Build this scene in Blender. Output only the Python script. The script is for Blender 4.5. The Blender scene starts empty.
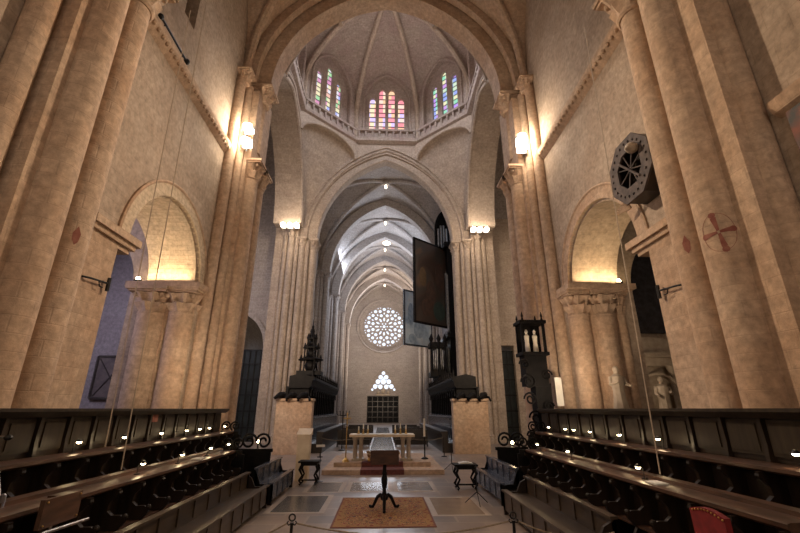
import bpy, bmesh, math, random
from mathutils import Vector, Matrix
PI = math.pi
random.seed(7)
scene = bpy.context.scene
C = scene.collection

# ------------------------------------------------------------------ camera, world, exposure, large lights
cam_d = bpy.data.cameras.new('camera'); cam = bpy.data.objects.new('camera', cam_d); C.objects.link(cam)
cam.location = (0, 0, 2.4)
cam.rotation_euler = (math.radians(90 + 19.17), 0, math.radians(-2.24))
cam_d.sensor_width = 36; cam_d.lens = 410 / 800 * 36
cam_d.clip_end = 300; cam_d.clip_start = .05
scene.camera = cam
scene.view_settings.view_transform = 'Standard'
scene.view_settings.look = 'None'
scene.view_settings.gamma = 1
scene.view_settings.use_curve_mapping = False
scene.view_settings.exposure = 0.0
w = bpy.data.worlds.new('world'); scene.world = w; w.use_nodes = True
w.node_tree.nodes['Background'].inputs[0].default_value = (.62, .68, .85, 1)
w.node_tree.nodes['Background'].inputs[1].default_value = .3

def area(name, loc, target, sx, sy, energy, color, spread=180):
    l = bpy.data.lights.new(name, 'AREA'); l.shape = 'RECTANGLE'; l.size = sx; l.size_y = sy
    l.energy = energy; l.color = color; l.spread = math.radians(spread)
    o = bpy.data.objects.new(name, l); C.objects.link(o); o.location = loc
    o.rotation_euler = (Vector(target) - Vector(loc)).to_track_quat('-Z', 'Y').to_euler()
    return o
def point(name, loc, energy, color, r=.1):
    l = bpy.data.lights.new(name, 'POINT'); l.energy = energy; l.color = color; l.shadow_soft_size = r
    o = bpy.data.objects.new(name, l); C.objects.link(o); o.location = loc; return o
def spot(name, loc, target, energy, color, ang=90, blend=.6, r=.15):
    l = bpy.data.lights.new(name, 'SPOT'); l.energy = energy; l.color = color; l.shadow_soft_size = r
    l.spot_size = math.radians(ang); l.spot_blend = blend
    o = bpy.data.objects.new(name, l); C.objects.link(o); o.location = loc
    o.rotation_euler = (Vector(target) - Vector(loc)).to_track_quat('-Z', 'Y').to_euler()
    return o
WARM = (1, .77, .54); WARM2 = (1, .80, .60); COOL = (.68, .80, 1); NEUT = (1, .86, .74)
# unseen fill lights added behind the camera to brighten the choir
area('presbytery_fill', (0, -8, 12), (0, 14, 10), 9, 9, 380, NEUT)
area('choir_fill_right', (6, 0, 6), (-7, 12, 9), 1.5, 1.5, 70, WARM, 130)
area('choir_fill_left', (-6, 0, 6), (7, 12, 9), 1.5, 1.5, 70, WARM, 130)
for s in (-1, 1):
    area('fore_column_fill', (s * 5.0, 2.2, 4.2), (-s * 7, 10.5, 6), 1.5, 1.0, 42, WARM, 120)  # added fill for the foreground columns, no fixture on the stalls
    spot('opposite_pier_spot', (s * 5.75, 15.3, 14.25), (-s * 6.9, 6.3, 6.0), 6200, WARM, 72, 1, .3)
    area('far_pier_fill', (s * 6.7, 19.3, 6), (s * 6.8, 33, 8), 1, 2, 330, WARM, 140)  # unseen fill added behind the near piers to warm the far ones
for s in (-1, 1): area('near_pier_fill', (s * 6.0, 13.2, 2.75), (s * 6.9, 17.6, 8), .5, .8, 70, WARM, 150)  # hidden fill added behind the panelling to lift the near crossing piers
# flood lamps standing on the crossing piers (their own bulbs are built further down)
for s in (-1, 1):
    point('pier_flood', (s * 5.7, 15.3, 14.3), 120, WARM2, .3)
    point('crossing_flood', (s * 7.2, 29.9, 16.6), 260, WARM2, .3)
# daylight of the nave windows
area('clerestory_light', (5.4, 50, 17), (-6, 48, 22), 9, 5, 1900, COOL)
area('clerestory_light', (-5.6, 52, 20.5), (6, 50, 23), 6, 3, 900, COOL)
area('clerestory_light', (5.6, 68, 18), (-6, 70, 20), 8, 4, 1500, NEUT)
area('rose_light', (0, 78, 17.8), (0, 50, 10), 7, 7, 1800, (.85, .9, 1))
area('nave_fill', (0, 60, 6), (0, 62, 30), 4, 20, 1500, WARM2)  # unseen warm fill added along the nave, not window light
area('west_wall_fill', (0, 70, 3), (0, 79, 12), 6, 2, 350, WARM2)  # added fill brightening the west wall, no lamp stands here
area('dome_fill', (0, 25.2, 27.5), (0, 25.2, 40), 6, 6, 300, (.98, .84, .80))  # added upward fill for the dome webs
area('crossing_daylight', (0, 25.3, 30), (0, 25.3, 0), 7, 7, 1200, (.88, .90, 1))
area('transept_daylight', (-17, 25, 12), (-7, 26, 6), 6, 8, 700, (.88, .84, 1))
area('transept_daylight', (17, 25, 12), (7, 26, 6), 6, 8, 330, NEUT)
area('aisle_daylight', (-14.3, 13, 8), (-10, 20, 5), 3, 4, 380, (.82, .75, .98))
area('aisle_daylight', (13.5, 12, 7), (12, 19, 4), 2, 2, 45, WARM2)

# ------------------------------------------------------------------ materials
def newmat(name):
    m = bpy.data.materials.new(name); m.use_nodes = True
    nt = m.node_tree; return m, nt, nt.nodes['Principled BSDF']
def stone(name, c1, c2, mortar, bw=.75, rh=.36, ms=.012, patch=(.5, .3, .2), rough=.9, bump=.35):
    m, nt, b = newmat(name); N = nt.nodes; L = nt.links
    uv = N.new('ShaderNodeUVMap'); br = N.new('ShaderNodeTexBrick')
    br.inputs['Color1'].default_value = (*c1, 1); br.inputs['Color2'].default_value = (*c2, 1)
    br.inputs['Mortar'].default_value = (*mortar, 1); br.inputs['Scale'].default_value = 1
    br.inputs['Mortar Size'].default_value = ms; br.inputs['Mortar Smooth'].default_value = .6
    br.inputs['Brick Width'].default_value = bw; br.inputs['Row Height'].default_value = rh
    br.inputs['Bias'].default_value = 0
    L.new(uv.outputs[0], br.inputs['Vector'])
    geo = N.new('ShaderNodeNewGeometry')
    n1 = N.new('ShaderNodeTexNoise'); n1.inputs['Scale'].default_value = .55; n1.inputs['Detail'].default_value = 7
    n1.inputs['Roughness'].default_value = .62
    L.new(geo.outputs['Position'], n1.inputs['Vector'])
    rp = N.new('ShaderNodeValToRGB'); rp.color_ramp.elements[0].position = .42; rp.color_ramp.elements[1].position = .66
    rp.color_ramp.elements[0].color = (0, 0, 0, 1); rp.color_ramp.elements[1].color = (1, 1, 1, 1)
    L.new(n1.outputs['Fac'], rp.inputs[0])
    mx = N.new('ShaderNodeMixRGB'); mx.blend_type = 'MIX'; mx.inputs[2].default_value = (*patch, 1)
    ml = N.new('ShaderNodeMath'); ml.operation = 'MULTIPLY'; ml.inputs[1].default_value = .55
    L.new(rp.outputs[0], ml.inputs[0]); L.new(ml.outputs[0], mx.inputs[0]); L.new(br.outputs['Color'], mx.inputs[1])
    n2 = N.new('ShaderNodeTexNoise'); n2.inputs['Scale'].default_value = 6; n2.inputs['Detail'].default_value = 8
    n2.inputs['Roughness'].default_value = .7
    L.new(geo.outputs['Position'], n2.inputs['Vector'])
    mr = N.new('ShaderNodeMapRange'); mr.inputs[1].default_value = .3; mr.inputs[2].default_value = .7
    mr.inputs[3].default_value = .64; mr.inputs[4].default_value = 1.24
    L.new(n2.outputs['Fac'], mr.inputs[0])
    m2 = N.new('ShaderNodeMixRGB'); m2.blend_type = 'MULTIPLY'; m2.inputs[0].default_value = 1
    L.new(mx.outputs[0], m2.inputs[1]); L.new(mr.outputs[0], m2.inputs[2])
    L.new(m2.outputs[0], b.inputs['Base Color']); b.inputs['Roughness'].default_value = rough
    ad = N.new('ShaderNodeMath'); ad.operation = 'MULTIPLY_ADD'; ad.inputs[1].default_value = -.5
    L.new(br.outputs['Fac'], ad.inputs[0]); L.new(n2.outputs['Fac'], ad.inputs[2])
    bp = N.new('ShaderNodeBump'); bp.inputs['Strength'].default_value = bump; bp.inputs['Distance'].default_value = .05
    L.new(ad.outputs[0], bp.inputs['Height']); L.new(bp.outputs[0], b.inputs['Normal'])
    return m
def noisy(name, c1, c2, scale=5, rough=.6, metal=0, bump=.1, stretch=(1, 1, 1), spec=.5):
    m, nt, b = newmat(name); N = nt.nodes; L = nt.links
    tc = N.new('ShaderNodeTexCoord'); mp = N.new('ShaderNodeMapping'); mp.inputs['Scale'].default_value = stretch
    L.new(tc.outputs['Object'], mp.inputs[0])
    n = N.new('ShaderNodeTexNoise'); n.inputs['Scale'].default_value = scale; n.inputs['Detail'].default_value = 6
    L.new(mp.outputs[0], n.inputs['Vector'])
    r = N.new('ShaderNodeValToRGB'); r.color_ramp.elements[0].position = .35; r.color_ramp.elements[1].position = .68
    r.color_ramp.elements[0].color = (*c1, 1); r.color_ramp.elements[1].color = (*c2, 1)
    L.new(n.outputs['Fac'], r.inputs[0]); L.new(r.outputs[0], b.inputs['Base Color'])
    b.inputs['Roughness'].default_value = rough; b.inputs['Metallic'].default_value = metal
    b.inputs['Specular IOR Level'].default_value = spec
    if bump:
        bp = N.new('ShaderNodeBump'); bp.inputs['Strength'].default_value = bump; bp.inputs['Distance'].default_value = .02
        L.new(n.outputs['Fac'], bp.inputs['Height']); L.new(bp.outputs[0], b.inputs['Normal'])
    return m
def glow(name, col, s):
    m, nt, b = newmat(name); b.inputs['Base Color'].default_value = (0, 0, 0, 1)
    b.inputs['Emission Color'].default_value = (*col, 1); b.inputs['Emission Strength'].default_value = s
    return m

S_NEAR = stone('warm_limestone', (.52, .375, .265), (.44, .315, .222), (.43, .31, .22), bw=.52, rh=.3, patch=(.40, .235, .135))
S_FINE = stone('fine_limestone_blocks', (.62, .50, .36), (.52, .41, .29), (.42, .33, .23), .36, .16, .012, (.56, .43, .30))
S_WALL = stone('wall_limestone', (.44, .345, .265), (.38, .295, .225), (.33, .25, .18), .8, .4, .008, (.31, .22, .155))
S_NAVE = stone('nave_limestone', (.47, .37, .285), (.40, .31, .24), (.44, .37, .30), .7, .36, .012, (.30, .235, .185))
S_GREY = stone('grey_limestone', (.40, .345, .305), (.33, .285, .255), (.46, .42, .38), .6, .32, .014, (.29, .24, .22))
S_DOME = stone('dome_masonry', (.44, .36, .30), (.37, .30, .25), (.33, .26, .22), .6, .18, .012, (.36, .25, .23))
S_MAUVE = stone('plastered_aisle_wall', (.33, .30, .31), (.30, .27, .28), (.36, .33, .33), .7, .35, .006, (.26, .22, .23))
S_MARB = noisy('carved_pale_marble', (.34, .27, .20), (.46, .38, .29), 4, .55)
WOOD = noisy('dark_varnished_wood', (.010, .006, .004), (.026, .015, .009), 3, .38, bump=.08, stretch=(3, 3, .5))
WOOD2 = noisy('worn_brown_wood', (.034, .017, .010), (.085, .040, .024), 4, .38, bump=.1, stretch=(3, .6, 3))
WOODP = noisy('panel_wood', (.018, .012, .008), (.036, .025, .015), 3, .48, bump=.08, stretch=(4, 4, .4), spec=.3)
PEWW = noisy('pew_wood', (.030, .020, .013), (.060, .040, .026), 3, .35, bump=.08, stretch=(1, .4, 4))
LECTW = noisy('lectern_wood', (.030, .012, .007), (.07, .028, .015), 4, .4, stretch=(1, 4, 4))
BLACKW = noisy('black_carved_wood', (.0025, .0023, .0025), (.009, .007, .007), 6, .55, bump=.4, spec=.12)
SHEENW = noisy('bench_wood_blue_sheen', (.045, .050, .068), (.09, .098, .125), 5, .25, stretch=(3, .5, 3))  # bluish light reflected from the nave is put into the wood colour
IRON = noisy('wrought_iron', (.010, .010, .011), (.025, .024, .024), 10, .45, .6)
STEEL = noisy('brushed_steel', (.3, .3, .32), (.45, .45, .47), 10, .3, 1)
BRASS = noisy('aged_brass', (.45, .28, .09), (.72, .48, .18), 8, .3, 1)
WAX = noisy('cream_wax', (.7, .62, .5), (.8, .74, .62), 3, .5, bump=0)
PALEW = noisy('pale_sandstone_block', (.62, .49, .34), (.72, .6, .44), 4, .6)
REDF = noisy('red_velvet', (.12, .004, .006), (.19, .008, .010), 12, .85)
PAINT = noisy('faded_red_paint', (.20, .06, .045), (.29, .12, .085), 7, .9)
PAPER = noisy('paper', (.6, .58, .52), (.75, .73, .67), 3, .8, bump=0)
ROPE = noisy('twisted_rope', (.16, .12, .08), (.27, .21, .15), 30, .9)
CABLE = noisy('pale_cable', (.34, .26, .19), (.42, .33, .25), 30, .6)
REDMOS = noisy('red_and_grey_fresco', (.08, .085, .09), (.34, .10, .06), 2.2, .8, bump=.2)
LAMP_HOT = glow('lamp_filament', (1, .83, .62), 90)
LAMP_FAR = glow('far_lamp_glass', (1, .83, .62), 30)
LAMP_SM = glow('reading_lamp_bulb', (1, .76, .42), 30)
BOSSL = glow('vault_light_glass', (1, .85, .65), 6)
ROSEG = glow('bright_window_glass', (.80, .88, 1), 1.35)
CLERG = glow('clerestory_glass', (.7, .8, 1), 1.2)

def floor_mat():
    m, nt, b = newmat('polished_stone_floor'); N = nt.nodes; L = nt.links
    uv = N.new('ShaderNodeUVMap'); br = N.new('ShaderNodeTexBrick'); L.new(uv.outputs[0], br.inputs['Vector'])
    br.inputs['Color1'].default_value = (.27, .195, .15, 1); br.inputs['Color2'].default_value = (.17, .14, .125, 1)
    br.inputs['Mortar'].default_value = (.30, .23, .18, 1); br.inputs['Scale'].default_value = 1
    br.inputs['Brick Width'].default_value = 1.15; br.inputs['Row Height'].default_value = .75; br.inputs['Mortar Size'].default_value = .03
    g = N.new('ShaderNodeNewGeometry')
    n = N.new('ShaderNodeTexNoise'); n.inputs['Scale'].default_value = 1.3; n.inputs['Detail'].default_value = 8; n.inputs['Roughness'].default_value = .65
    L.new(g.outputs['Position'], n.inputs['Vector'])
    mr = N.new('ShaderNodeMapRange'); mr.inputs[1].default_value = .3; mr.inputs[2].default_value = .7; mr.inputs[3].default_value = .65; mr.inputs[4].default_value = 1.25
    L.new(n.outputs['Fac'], mr.inputs[0])
    mx = N.new('ShaderNodeMixRGB'); mx.blend_type = 'MULTIPLY'; mx.inputs[0].default_value = 1
    L.new(br.outputs['Color'], mx.inputs[1]); L.new(mr.outputs[0], mx.inputs[2]); L.new(mx.outputs[0], b.inputs['Base Color'])
    r2 = N.new('ShaderNodeMapRange'); r2.inputs[3].default_value = .25; r2.inputs[4].default_value = .5
    L.new(n.outputs['Fac'], r2.inputs[0]); L.new(r2.outputs[0], b.inputs['Roughness'])
    bp = N.new('ShaderNodeBump'); bp.inputs['Strength'].default_value = .08; L.new(n.outputs['Fac'], bp.inputs['Height']); L.new(bp.outputs[0], b.inputs['Normal'])
    return m
FLOORM = floor_mat()

def carpet_mat():
    m, nt, b = newmat('oriental_carpet_weave'); N = nt.nodes; L = nt.links
    tc = N.new('ShaderNodeTexCoord'); sp = N.new('ShaderNodeSeparateXYZ'); L.new(tc.outputs['Generated'], sp.inputs[0])
    def edge(out, wd):
        a = N.new('ShaderNodeMath'); a.operation = 'SUBTRACT'; a.inputs[1].default_value = .5; L.new(out, a.inputs[0])
        c = N.new('ShaderNodeMath'); c.operation = 'ABSOLUTE'; L.new(a.outputs[0], c.inputs[0])
        d = N.new('ShaderNodeMath'); d.operation = 'GREATER_THAN'; d.inputs[1].default_value = .5 - wd; L.new(c.outputs[0], d.inputs[0]); return d
    ex = edge(sp.outputs[0], .085); ey = edge(sp.outputs[1], .065)
    mxm = N.new('ShaderNodeMath'); mxm.operation = 'MAXIMUM'; L.new(ex.outputs[0], mxm.inputs[0]); L.new(ey.outputs[0], mxm.inputs[1])
    ex2 = edge(sp.outputs[0], .02); ey2 = edge(sp.outputs[1], .015)
    mx2 = N.new('ShaderNodeMath'); mx2.operation = 'MAXIMUM'; L.new(ex2.outputs[0], mx2.inputs[0]); L.new(ey2.outputs[0], mx2.inputs[1])
    v = N.new('ShaderNodeTexVoronoi'); v.inputs['Scale'].default_value = 9; L.new(tc.outputs['Object'], v.inputs['Vector'])
    r = N.new('ShaderNodeValToRGB'); r.color_ramp.interpolation = 'CONSTANT'
    cols = [(0, (.20, .03, .02)), (.25, (.36, .20, .07)), (.42, (.06, .04, .035)), (.5, (.30, .13, .05)), (.62, (.38, .24, .11)), (.72, (.22, .04, .03)), (.85, (.09, .06, .05))]
    e = r.color_ramp.elements; e[0].position = 0; e[0].color = (*cols[0][1], 1); e[1].position = .22; e[1].color = (*cols[1][1], 1)
    for p, c in cols[2:]: q = e.new(p); q.color = (*c, 1)
    n = N.new('ShaderNodeTexNoise'); n.inputs['Scale'].default_value = 7; n.inputs['Detail'].default_value = 5; L.new(tc.outputs['Object'], n.inputs['Vector'])
    mp = N.new('ShaderNodeMapRange'); mp.inputs[1].default_value = .3; mp.inputs[2].default_value = .7; L.new(n.outputs['Fac'], mp.inputs[0])
    L.new(mp.outputs[0], r.inputs[0])
    r3 = N.new('ShaderNodeValToRGB'); r3.color_ramp.interpolation = 'CONSTANT'
    e = r3.color_ramp.elements; e[0].color = (.20, .03, .02, 1); e[1].position = .35; e[1].color = (.30, .16, .06, 1)
    L.new(v.outputs['Distance'], r3.inputs[0])
    A = N.new('ShaderNodeMixRGB'); L.new(mxm.outputs[0], A.inputs[0]); L.new(r.outputs[0], A.inputs[1]); L.new(r3.outputs[0], A.inputs[2])
    B = N.new('ShaderNodeMixRGB'); L.new(mx2.outputs[0], B.inputs[0]); L.new(A.outputs[0], B.inputs[1]); B.inputs[2].default_value = (.18, .07, .05, 1)
    L.new(B.outputs[0], b.inputs['Base Color']); b.inputs['Roughness'].default_value = 1
    return m
CARPET = carpet_mat()

def stained(name, cols, strength, cell=.55):
    m, nt, b = newmat(name); N = nt.nodes; L = nt.links
    uv = N.new('ShaderNodeUVMap'); mp = N.new('ShaderNodeMapping'); mp.inputs['Scale'].default_value = (1 / .42, 1 / cell, 1)
    L.new(uv.outputs[0], mp.inputs[0])
    fl = N.new('ShaderNodeVectorMath'); fl.operation = 'FLOOR'; L.new(mp.outputs[0], fl.inputs[0])
    wn = N.new('ShaderNodeTexWhiteNoise'); wn.noise_dimensions = '2D'; L.new(fl.outputs[0], wn.inputs['Vector'])
    r = N.new('ShaderNodeValToRGB'); r.color_ramp.interpolation = 'CONSTANT'; e = r.color_ramp.elements
    e[0].color = (*cols[0], 1); e[1].position = 1 / len(cols); e[1].color = (*cols[1], 1)
    for i, c in enumerate(cols[2:]): q = e.new((i + 2) / len(cols)); q.color = (*c, 1)
    L.new(wn.outputs['Value'], r.inputs[0])
    fr = N.new('ShaderNodeVectorMath'); fr.operation = 'FRACTION'; L.new(mp.outputs[0], fr.inputs[0])
    sp = N.new('ShaderNodeSeparateXYZ'); L.new(fr.outputs[0], sp.inputs[0])
    gt = N.new('ShaderNodeMath'); gt.operation = 'GREATER_THAN'; gt.inputs[1].default_value = .2; L.new(sp.outputs[1], gt.inputs[0])
    ml = N.new('ShaderNodeMath'); ml.operation = 'MULTIPLY'; ml.inputs[1].default_value = strength; L.new(gt.outputs[0], ml.inputs[0])
    b.inputs['Base Color'].default_value = (.02, .02, .02, 1)
    L.new(r.outputs[0], b.inputs['Emission Color']); L.new(ml.outputs[0], b.inputs['Emission Strength'])
    return m
GL_WARM = stained('stained_glass_rose_and_amber', [(1, .35, .42), (1, .62, .38), (1, .72, .62), (.9, .3, .35), (1, .8, .55), (.75, .6, 1)], 1.15)
GL_MIX = stained('stained_glass_many_colours', [(.5, .55, 1), (1, .9, .6), (.45, .8, .45), (.95, .9, 1), (.8, .35, .6), (1, .6, .5)], .95, .5)
GL_MIX2 = stained('stained_glass_violet_and_green', [(.6, .35, 1), (.35, .85, .6), (1, .95, .6), (.75, .9, .7), (.7, .4, .9), (.4, .5, 1)], .95, .5)

def picture_mat(name, cols, scale):
    m, nt, b = newmat(name); N = nt.nodes; L = nt.links
    tc = N.new('ShaderNodeTexCoord'); n = N.new('ShaderNodeTexNoise'); n.inputs['Scale'].default_value = scale; n.inputs['Detail'].default_value = 4
    n.inputs['Distortion'].default_value = .8
    L.new(tc.outputs['Object'], n.inputs['Vector']); r = N.new('ShaderNodeValToRGB'); e = r.color_ramp.elements
    e[0].position = .3; e[0].color = (*cols[0], 1); e[1].position = .75; e[1].color = (*cols[-1], 1)
    for i, c in enumerate(cols[1:-1]): q = e.new(.3 + .45 * (i + 1) / (len(cols) - 1)); q.color = (*c, 1)
    L.new(n.outputs['Fac'], r.inputs[0]); L.new(r.outputs[0], b.inputs['Base Color']); b.inputs['Roughness'].default_value = .5
    return m
PICD = picture_mat('dark_oil_painting', [(.020, .012, .010), (.045, .026, .018), (.035, .03, .026), (.10, .055, .03)], .45)
PICB = picture_mat('pale_blue_painting', [(.28, .36, .46), (.50, .60, .70), (.70, .76, .80), (.64, .60, .58)], .6)

# ------------------------------------------------------------------ mesh helpers
class M:
    def __init__(s): s.v = []; s.f = []
    def add(s, vs, fs):
        o = len(s.v); s.v += [tuple(p) for p in vs]; s.f += [tuple(i + o for i in f) for f in fs]; return s
    def box(s, x0, x1, y0, y1, z0, z1, rz=0, piv=None):
        vs = [(x, y, z) for z in (z0, z1) for y in (y0, y1) for x in (x0, x1)]
        if rz:
            px, py = piv or ((x0 + x1) / 2, (y0 + y1) / 2); c, sn = math.cos(rz), math.sin(rz)
            vs = [(px + (x - px) * c - (y - py) * sn, py + (x - px) * sn + (y - py) * c, z) for x, y, z in vs]
        return s.add(vs, [(0, 2, 3, 1), (4, 5, 7, 6), (0, 1, 5, 4), (2, 6, 7, 3), (0, 4, 6, 2), (1, 3, 7, 5)])
    def lathe(s, cx, cy, prof, n=20, wob=None, cap=True):
        vs = []; fs = []
        for k, (r, z) in enumerate(prof):
            for i in range(n):
                a = 2 * PI * i / n; rr = r * (wob(k, a) if wob else 1)
                vs.append((cx + rr * math.cos(a), cy + rr * math.sin(a), z))
        for k in range(len(prof) - 1):
            for i in range(n):
                j = (i + 1) % n; fs.append((k * n + i, k * n + j, (k + 1) * n + j, (k + 1) * n + i))
        if cap: fs.append(tuple(reversed(range(n)))); fs.append(tuple((len(prof) - 1) * n + i for i in range(n)))
        return s.add(vs, fs)
    def tube(s, pts, r, n=8, rs=None):
        pts = [Vector(p) for p in pts]; vs = []; fs = []; up = None
        for i, p in enumerate(pts):
            d = (pts[min(i + 1, len(pts) - 1)] - pts[max(i - 1, 0)])
            if d.length < 1e-9: d = Vector((0, 0, 1))
            d.normalize()
            if up is None:
                a = Vector((0, 0, 1)) if abs(d.z) < .9 else Vector((1, 0, 0))
            else: a = up
            u = (a - d * a.dot(d)); u.normalize(); up = u; v = d.cross(u)
            rr = rs[i] if rs else r
            for k in range(n):
                t = 2 * PI * k / n; vs.append(p + (u * math.cos(t) + v * math.sin(t)) * rr)
        for i in range(len(pts) - 1):
            for k in range(n):
                j = (k + 1) % n; fs.append((i * n + k, i * n + j, (i + 1) * n + j, (i + 1) * n + k))
        fs.append(tuple(reversed(range(n)))); fs.append(tuple((len(pts) - 1) * n + k for k in range(n)))
        return s.add(vs, fs)
    def prism(s, poly, fn, d0, d1):           # poly (u,v) outline (convex or nearly), fn(u,v,d) -> xyz
        n = len(poly); vs = [fn(u, v, d0) for u, v in poly] + [fn(u, v, d1) for u, v in poly]
        fs = [tuple(range(n)), tuple(reversed(range(n, 2 * n)))]
        for i in range(n): j = (i + 1) % n; fs.append((i, j, n + j, n + i))
        return s.add(vs, fs)
    def ball(s, c, r, sq=(1, 1, 1), n=10):
        prof = []; vs = []; fs = []
        m = n // 2 + 2
        for k in range(m):
            t = -PI / 2 + PI * k / (m - 1)
            for i in range(n):
                a = 2 * PI * i / n
                vs.append((c[0] + r * sq[0] * math.cos(t) * math.cos(a), c[1] + r * sq[1] * math.cos(t) * math.sin(a), c[2] + r * sq[2] * math.sin(t)))
        for k in range(m - 1):
            for i in range(n): j = (i + 1) % n; fs.append((k * n + i, k * n + j, (k + 1) * n + j, (k + 1) * n + i))
        return s.add(vs, fs)
    def grid(s, fn, nu, nv):
        vs = [fn(i / nu, j / nv) for i in range(nu + 1) for j in range(nv + 1)]
        fs = [(i * (nv + 1) + j, (i + 1) * (nv + 1) + j, (i + 1) * (nv + 1) + j + 1, i * (nv + 1) + j + 1) for i in range(nu) for j in range(nv)]
        return s.add(vs, fs)
    def band(s, fn, w0, z0, h, t, d0, d1, n=28, t0=0):      # arch ring, fn(u,z,d)
        a = arch(w0, z0, h, n, t0); b = arch(w0, z0, h, n, t); k = len(a)
        vs = [fn(u, z, d0) for u, z in a] + [fn(u, z, d0) for u, z in b] + [fn(u, z, d1) for u, z in a] + [fn(u, z, d1) for u, z in b]
        fs = []
        for i in range(k - 1):
            fs += [(i, i + 1, k + i + 1, k + i), (2 * k + i, 3 * k + i, 3 * k + i + 1, 2 * k + i + 1), (i, 2 * k + i, 2 * k + i + 1, i + 1), (k + i, k + i + 1, 3 * k + i + 1, 3 * k + i)]
        fs += [(0, k, 3 * k, 2 * k), (k - 1, 3 * k - 1, 4 * k - 1, 2 * k - 1)]
        return s.add(vs, fs)
    def build(s, name, mat, parent=None, smooth=True, ang=35):
        me = bpy.data.meshes.new(name); me.from_pydata(s.v, [], s.f); finish(me, mat, smooth, ang)
        o = bpy.data.objects.new(name, me); C.objects.link(o)
        if parent is not None:
            o.parent = parent; o.matrix_parent_inverse = Matrix.Translation(parent.location).inverted() if parent.rotation_euler.z == 0 else parent.matrix_basis.inverted()
        return o
def finish(me, mat, smooth=True, ang=35):
    bm = bmesh.new(); bm.from_mesh(me); bmesh.ops.remove_doubles(bm, verts=bm.verts, dist=1e-5)
    bmesh.ops.recalc_face_normals(bm, faces=bm.faces)
    uv = bm.loops.layers.uv.new('UVMap')
    for f in bm.faces:
        n = f.normal; ax = max(range(3), key=lambda i: abs(n[i]))
        for l in f.loops:
            c = l.vert.co; l[uv].uv = (c.y, c.z) if ax == 0 else ((c.x, c.z) if ax == 1 else (c.x, c.y))
    bm.to_mesh(me); bm.free()
    me.materials.append(mat)
    if smooth:
        for p in me.polygons: p.use_smooth = True
        me.set_sharp_from_angle(angle=math.radians(ang))
def arch(w0, z0, h, n=28, t=0):
    if h < w0: h = w0
    R = (w0 * w0 + h * h) / (2 * w0); c = w0 - R; phi = math.acos(max(-1, min(1, -c / (R + t)))); k = n // 2
    r = [(c + (R + t) * math.cos(phi * i / k), z0 + (R + t) * math.sin(phi * i / k)) for i in range(k + 1)]
    r[-1] = (0, r[-1][1])
    return [(-x, z) for x, z in r] + [(x, z) for x, z in reversed(r[:-1])]
def circ(cx, cz, r, n=24, rx=None, rot=0):
    rx = rx or r; o = []
    for i in range(n):
        a = 2 * PI * i / n; x, z = r * math.cos(a), rx * math.sin(a)
        o.append((cx + x * math.cos(rot) - z * math.sin(rot), cz + x * math.sin(rot) + z * math.cos(rot)))
    return o
def plate(name, loops, fn, d0, d1, mat, parent=None):        # flat slab with holes
    cu = bpy.data.curves.new(name, 'CURVE'); cu.dimensions = '2D'; cu.fill_mode = 'BOTH'; cu.extrude = .5
    for lp in loops:
        sp = cu.splines.new('POLY'); sp.points.add(len(lp) - 1); sp.use_cyclic_u = True
        for i, (u, v) in enumerate(lp): sp.points[i].co = (u, v, 0, 1)
    t = bpy.data.objects.new(name, cu); C.objects.link(t)
    dg = bpy.context.evaluated_depsgraph_get(); me = bpy.data.meshes.new_from_object(t.evaluated_get(dg)); bpy.data.objects.remove(t)
    me.name = name
    for v in me.vertices:
        v.co = fn(v.co.x, v.co.y, d0 if v.co.z < 0 else d1)
    me.materials.clear()
    for l in list(me.uv_layers): me.uv_layers.remove(l)
    finish(me, mat, True, 30)
    o = bpy.data.objects.new(name, me); C.objects.link(o)
    if parent is not None: o.parent = parent; o.matrix_parent_inverse = Matrix.Translation(parent.location).inverted()
    return o
def tag(o, label, cat, group=None):
    o['label'] = label; o['category'] = cat
    if group: o['group'] = group
    return o
def struct(o): o['kind'] = 'structure'; return o
def thing(name, label, cat, loc=(0, 0, 0), group=None, rz=0):
    o = bpy.data.objects.new(name, None); C.objects.link(o); o.location = loc; o.rotation_euler.z = rz
    o.empty_display_size = .1
    return tag(o, label, cat, group)
def copy_tree(o, parent=None):
    kids = list(o.children); c = o.copy(); C.objects.link(c)
    if parent is not None: c.parent = parent
    for k in kids: copy_tree(k, c)
    return c
ORD = ['nearest', 'second', 'third', 'fourth', 'fifth', 'sixth', 'seventh', 'eighth', 'ninth', 'tenth', 'eleventh', 'twelfth', 'thirteenth', 'fourteenth', 'fifteenth', 'sixteenth', 'seventeenth']
rn = lambda s: 'left' if s < 0 else 'right'
PX = lambda c: (lambda u, z, d: (c + d, u, z))            # plane of constant X (u = Y)
PY = lambda c, xc=0: (lambda u, z, d: (xc + u, c + d, z))   # plane of constant Y (u = X)
rect = lambda a, b, c, d: [(a, c), (b, c), (b, d), (a, d)]
def doorway(uc, w0, zb, zs, h, n=28): # arched opening outline
    return [(uc - w0, zb)] + [(uc + u, z) for u, z in arch(w0, zs, h, n)] + [(uc + w0, zb)]

# ------------------------------------------------------------------ the setting: floor and outer shell
struct(M().box(-20, 20, -12, 84, -.4, 0).build('floor', FLOORM, smooth=False))
struct(M().box(-20, 20, -12, 84, 41, 41.4).build('ceiling', S_GREY, smooth=False))
struct(M().box(-20.4, -20, -12, 84, 0, 41).build('wall_outer_left', S_MAUVE, smooth=False))
struct(M().box(20, 20.4, -12, 84, 0, 41).build('wall_outer_right', S_NAVE, smooth=False))
struct(M().box(-20.4, 20.4, -12.4, -12, 0, 41).build('wall_back', S_WALL, smooth=False))

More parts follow.
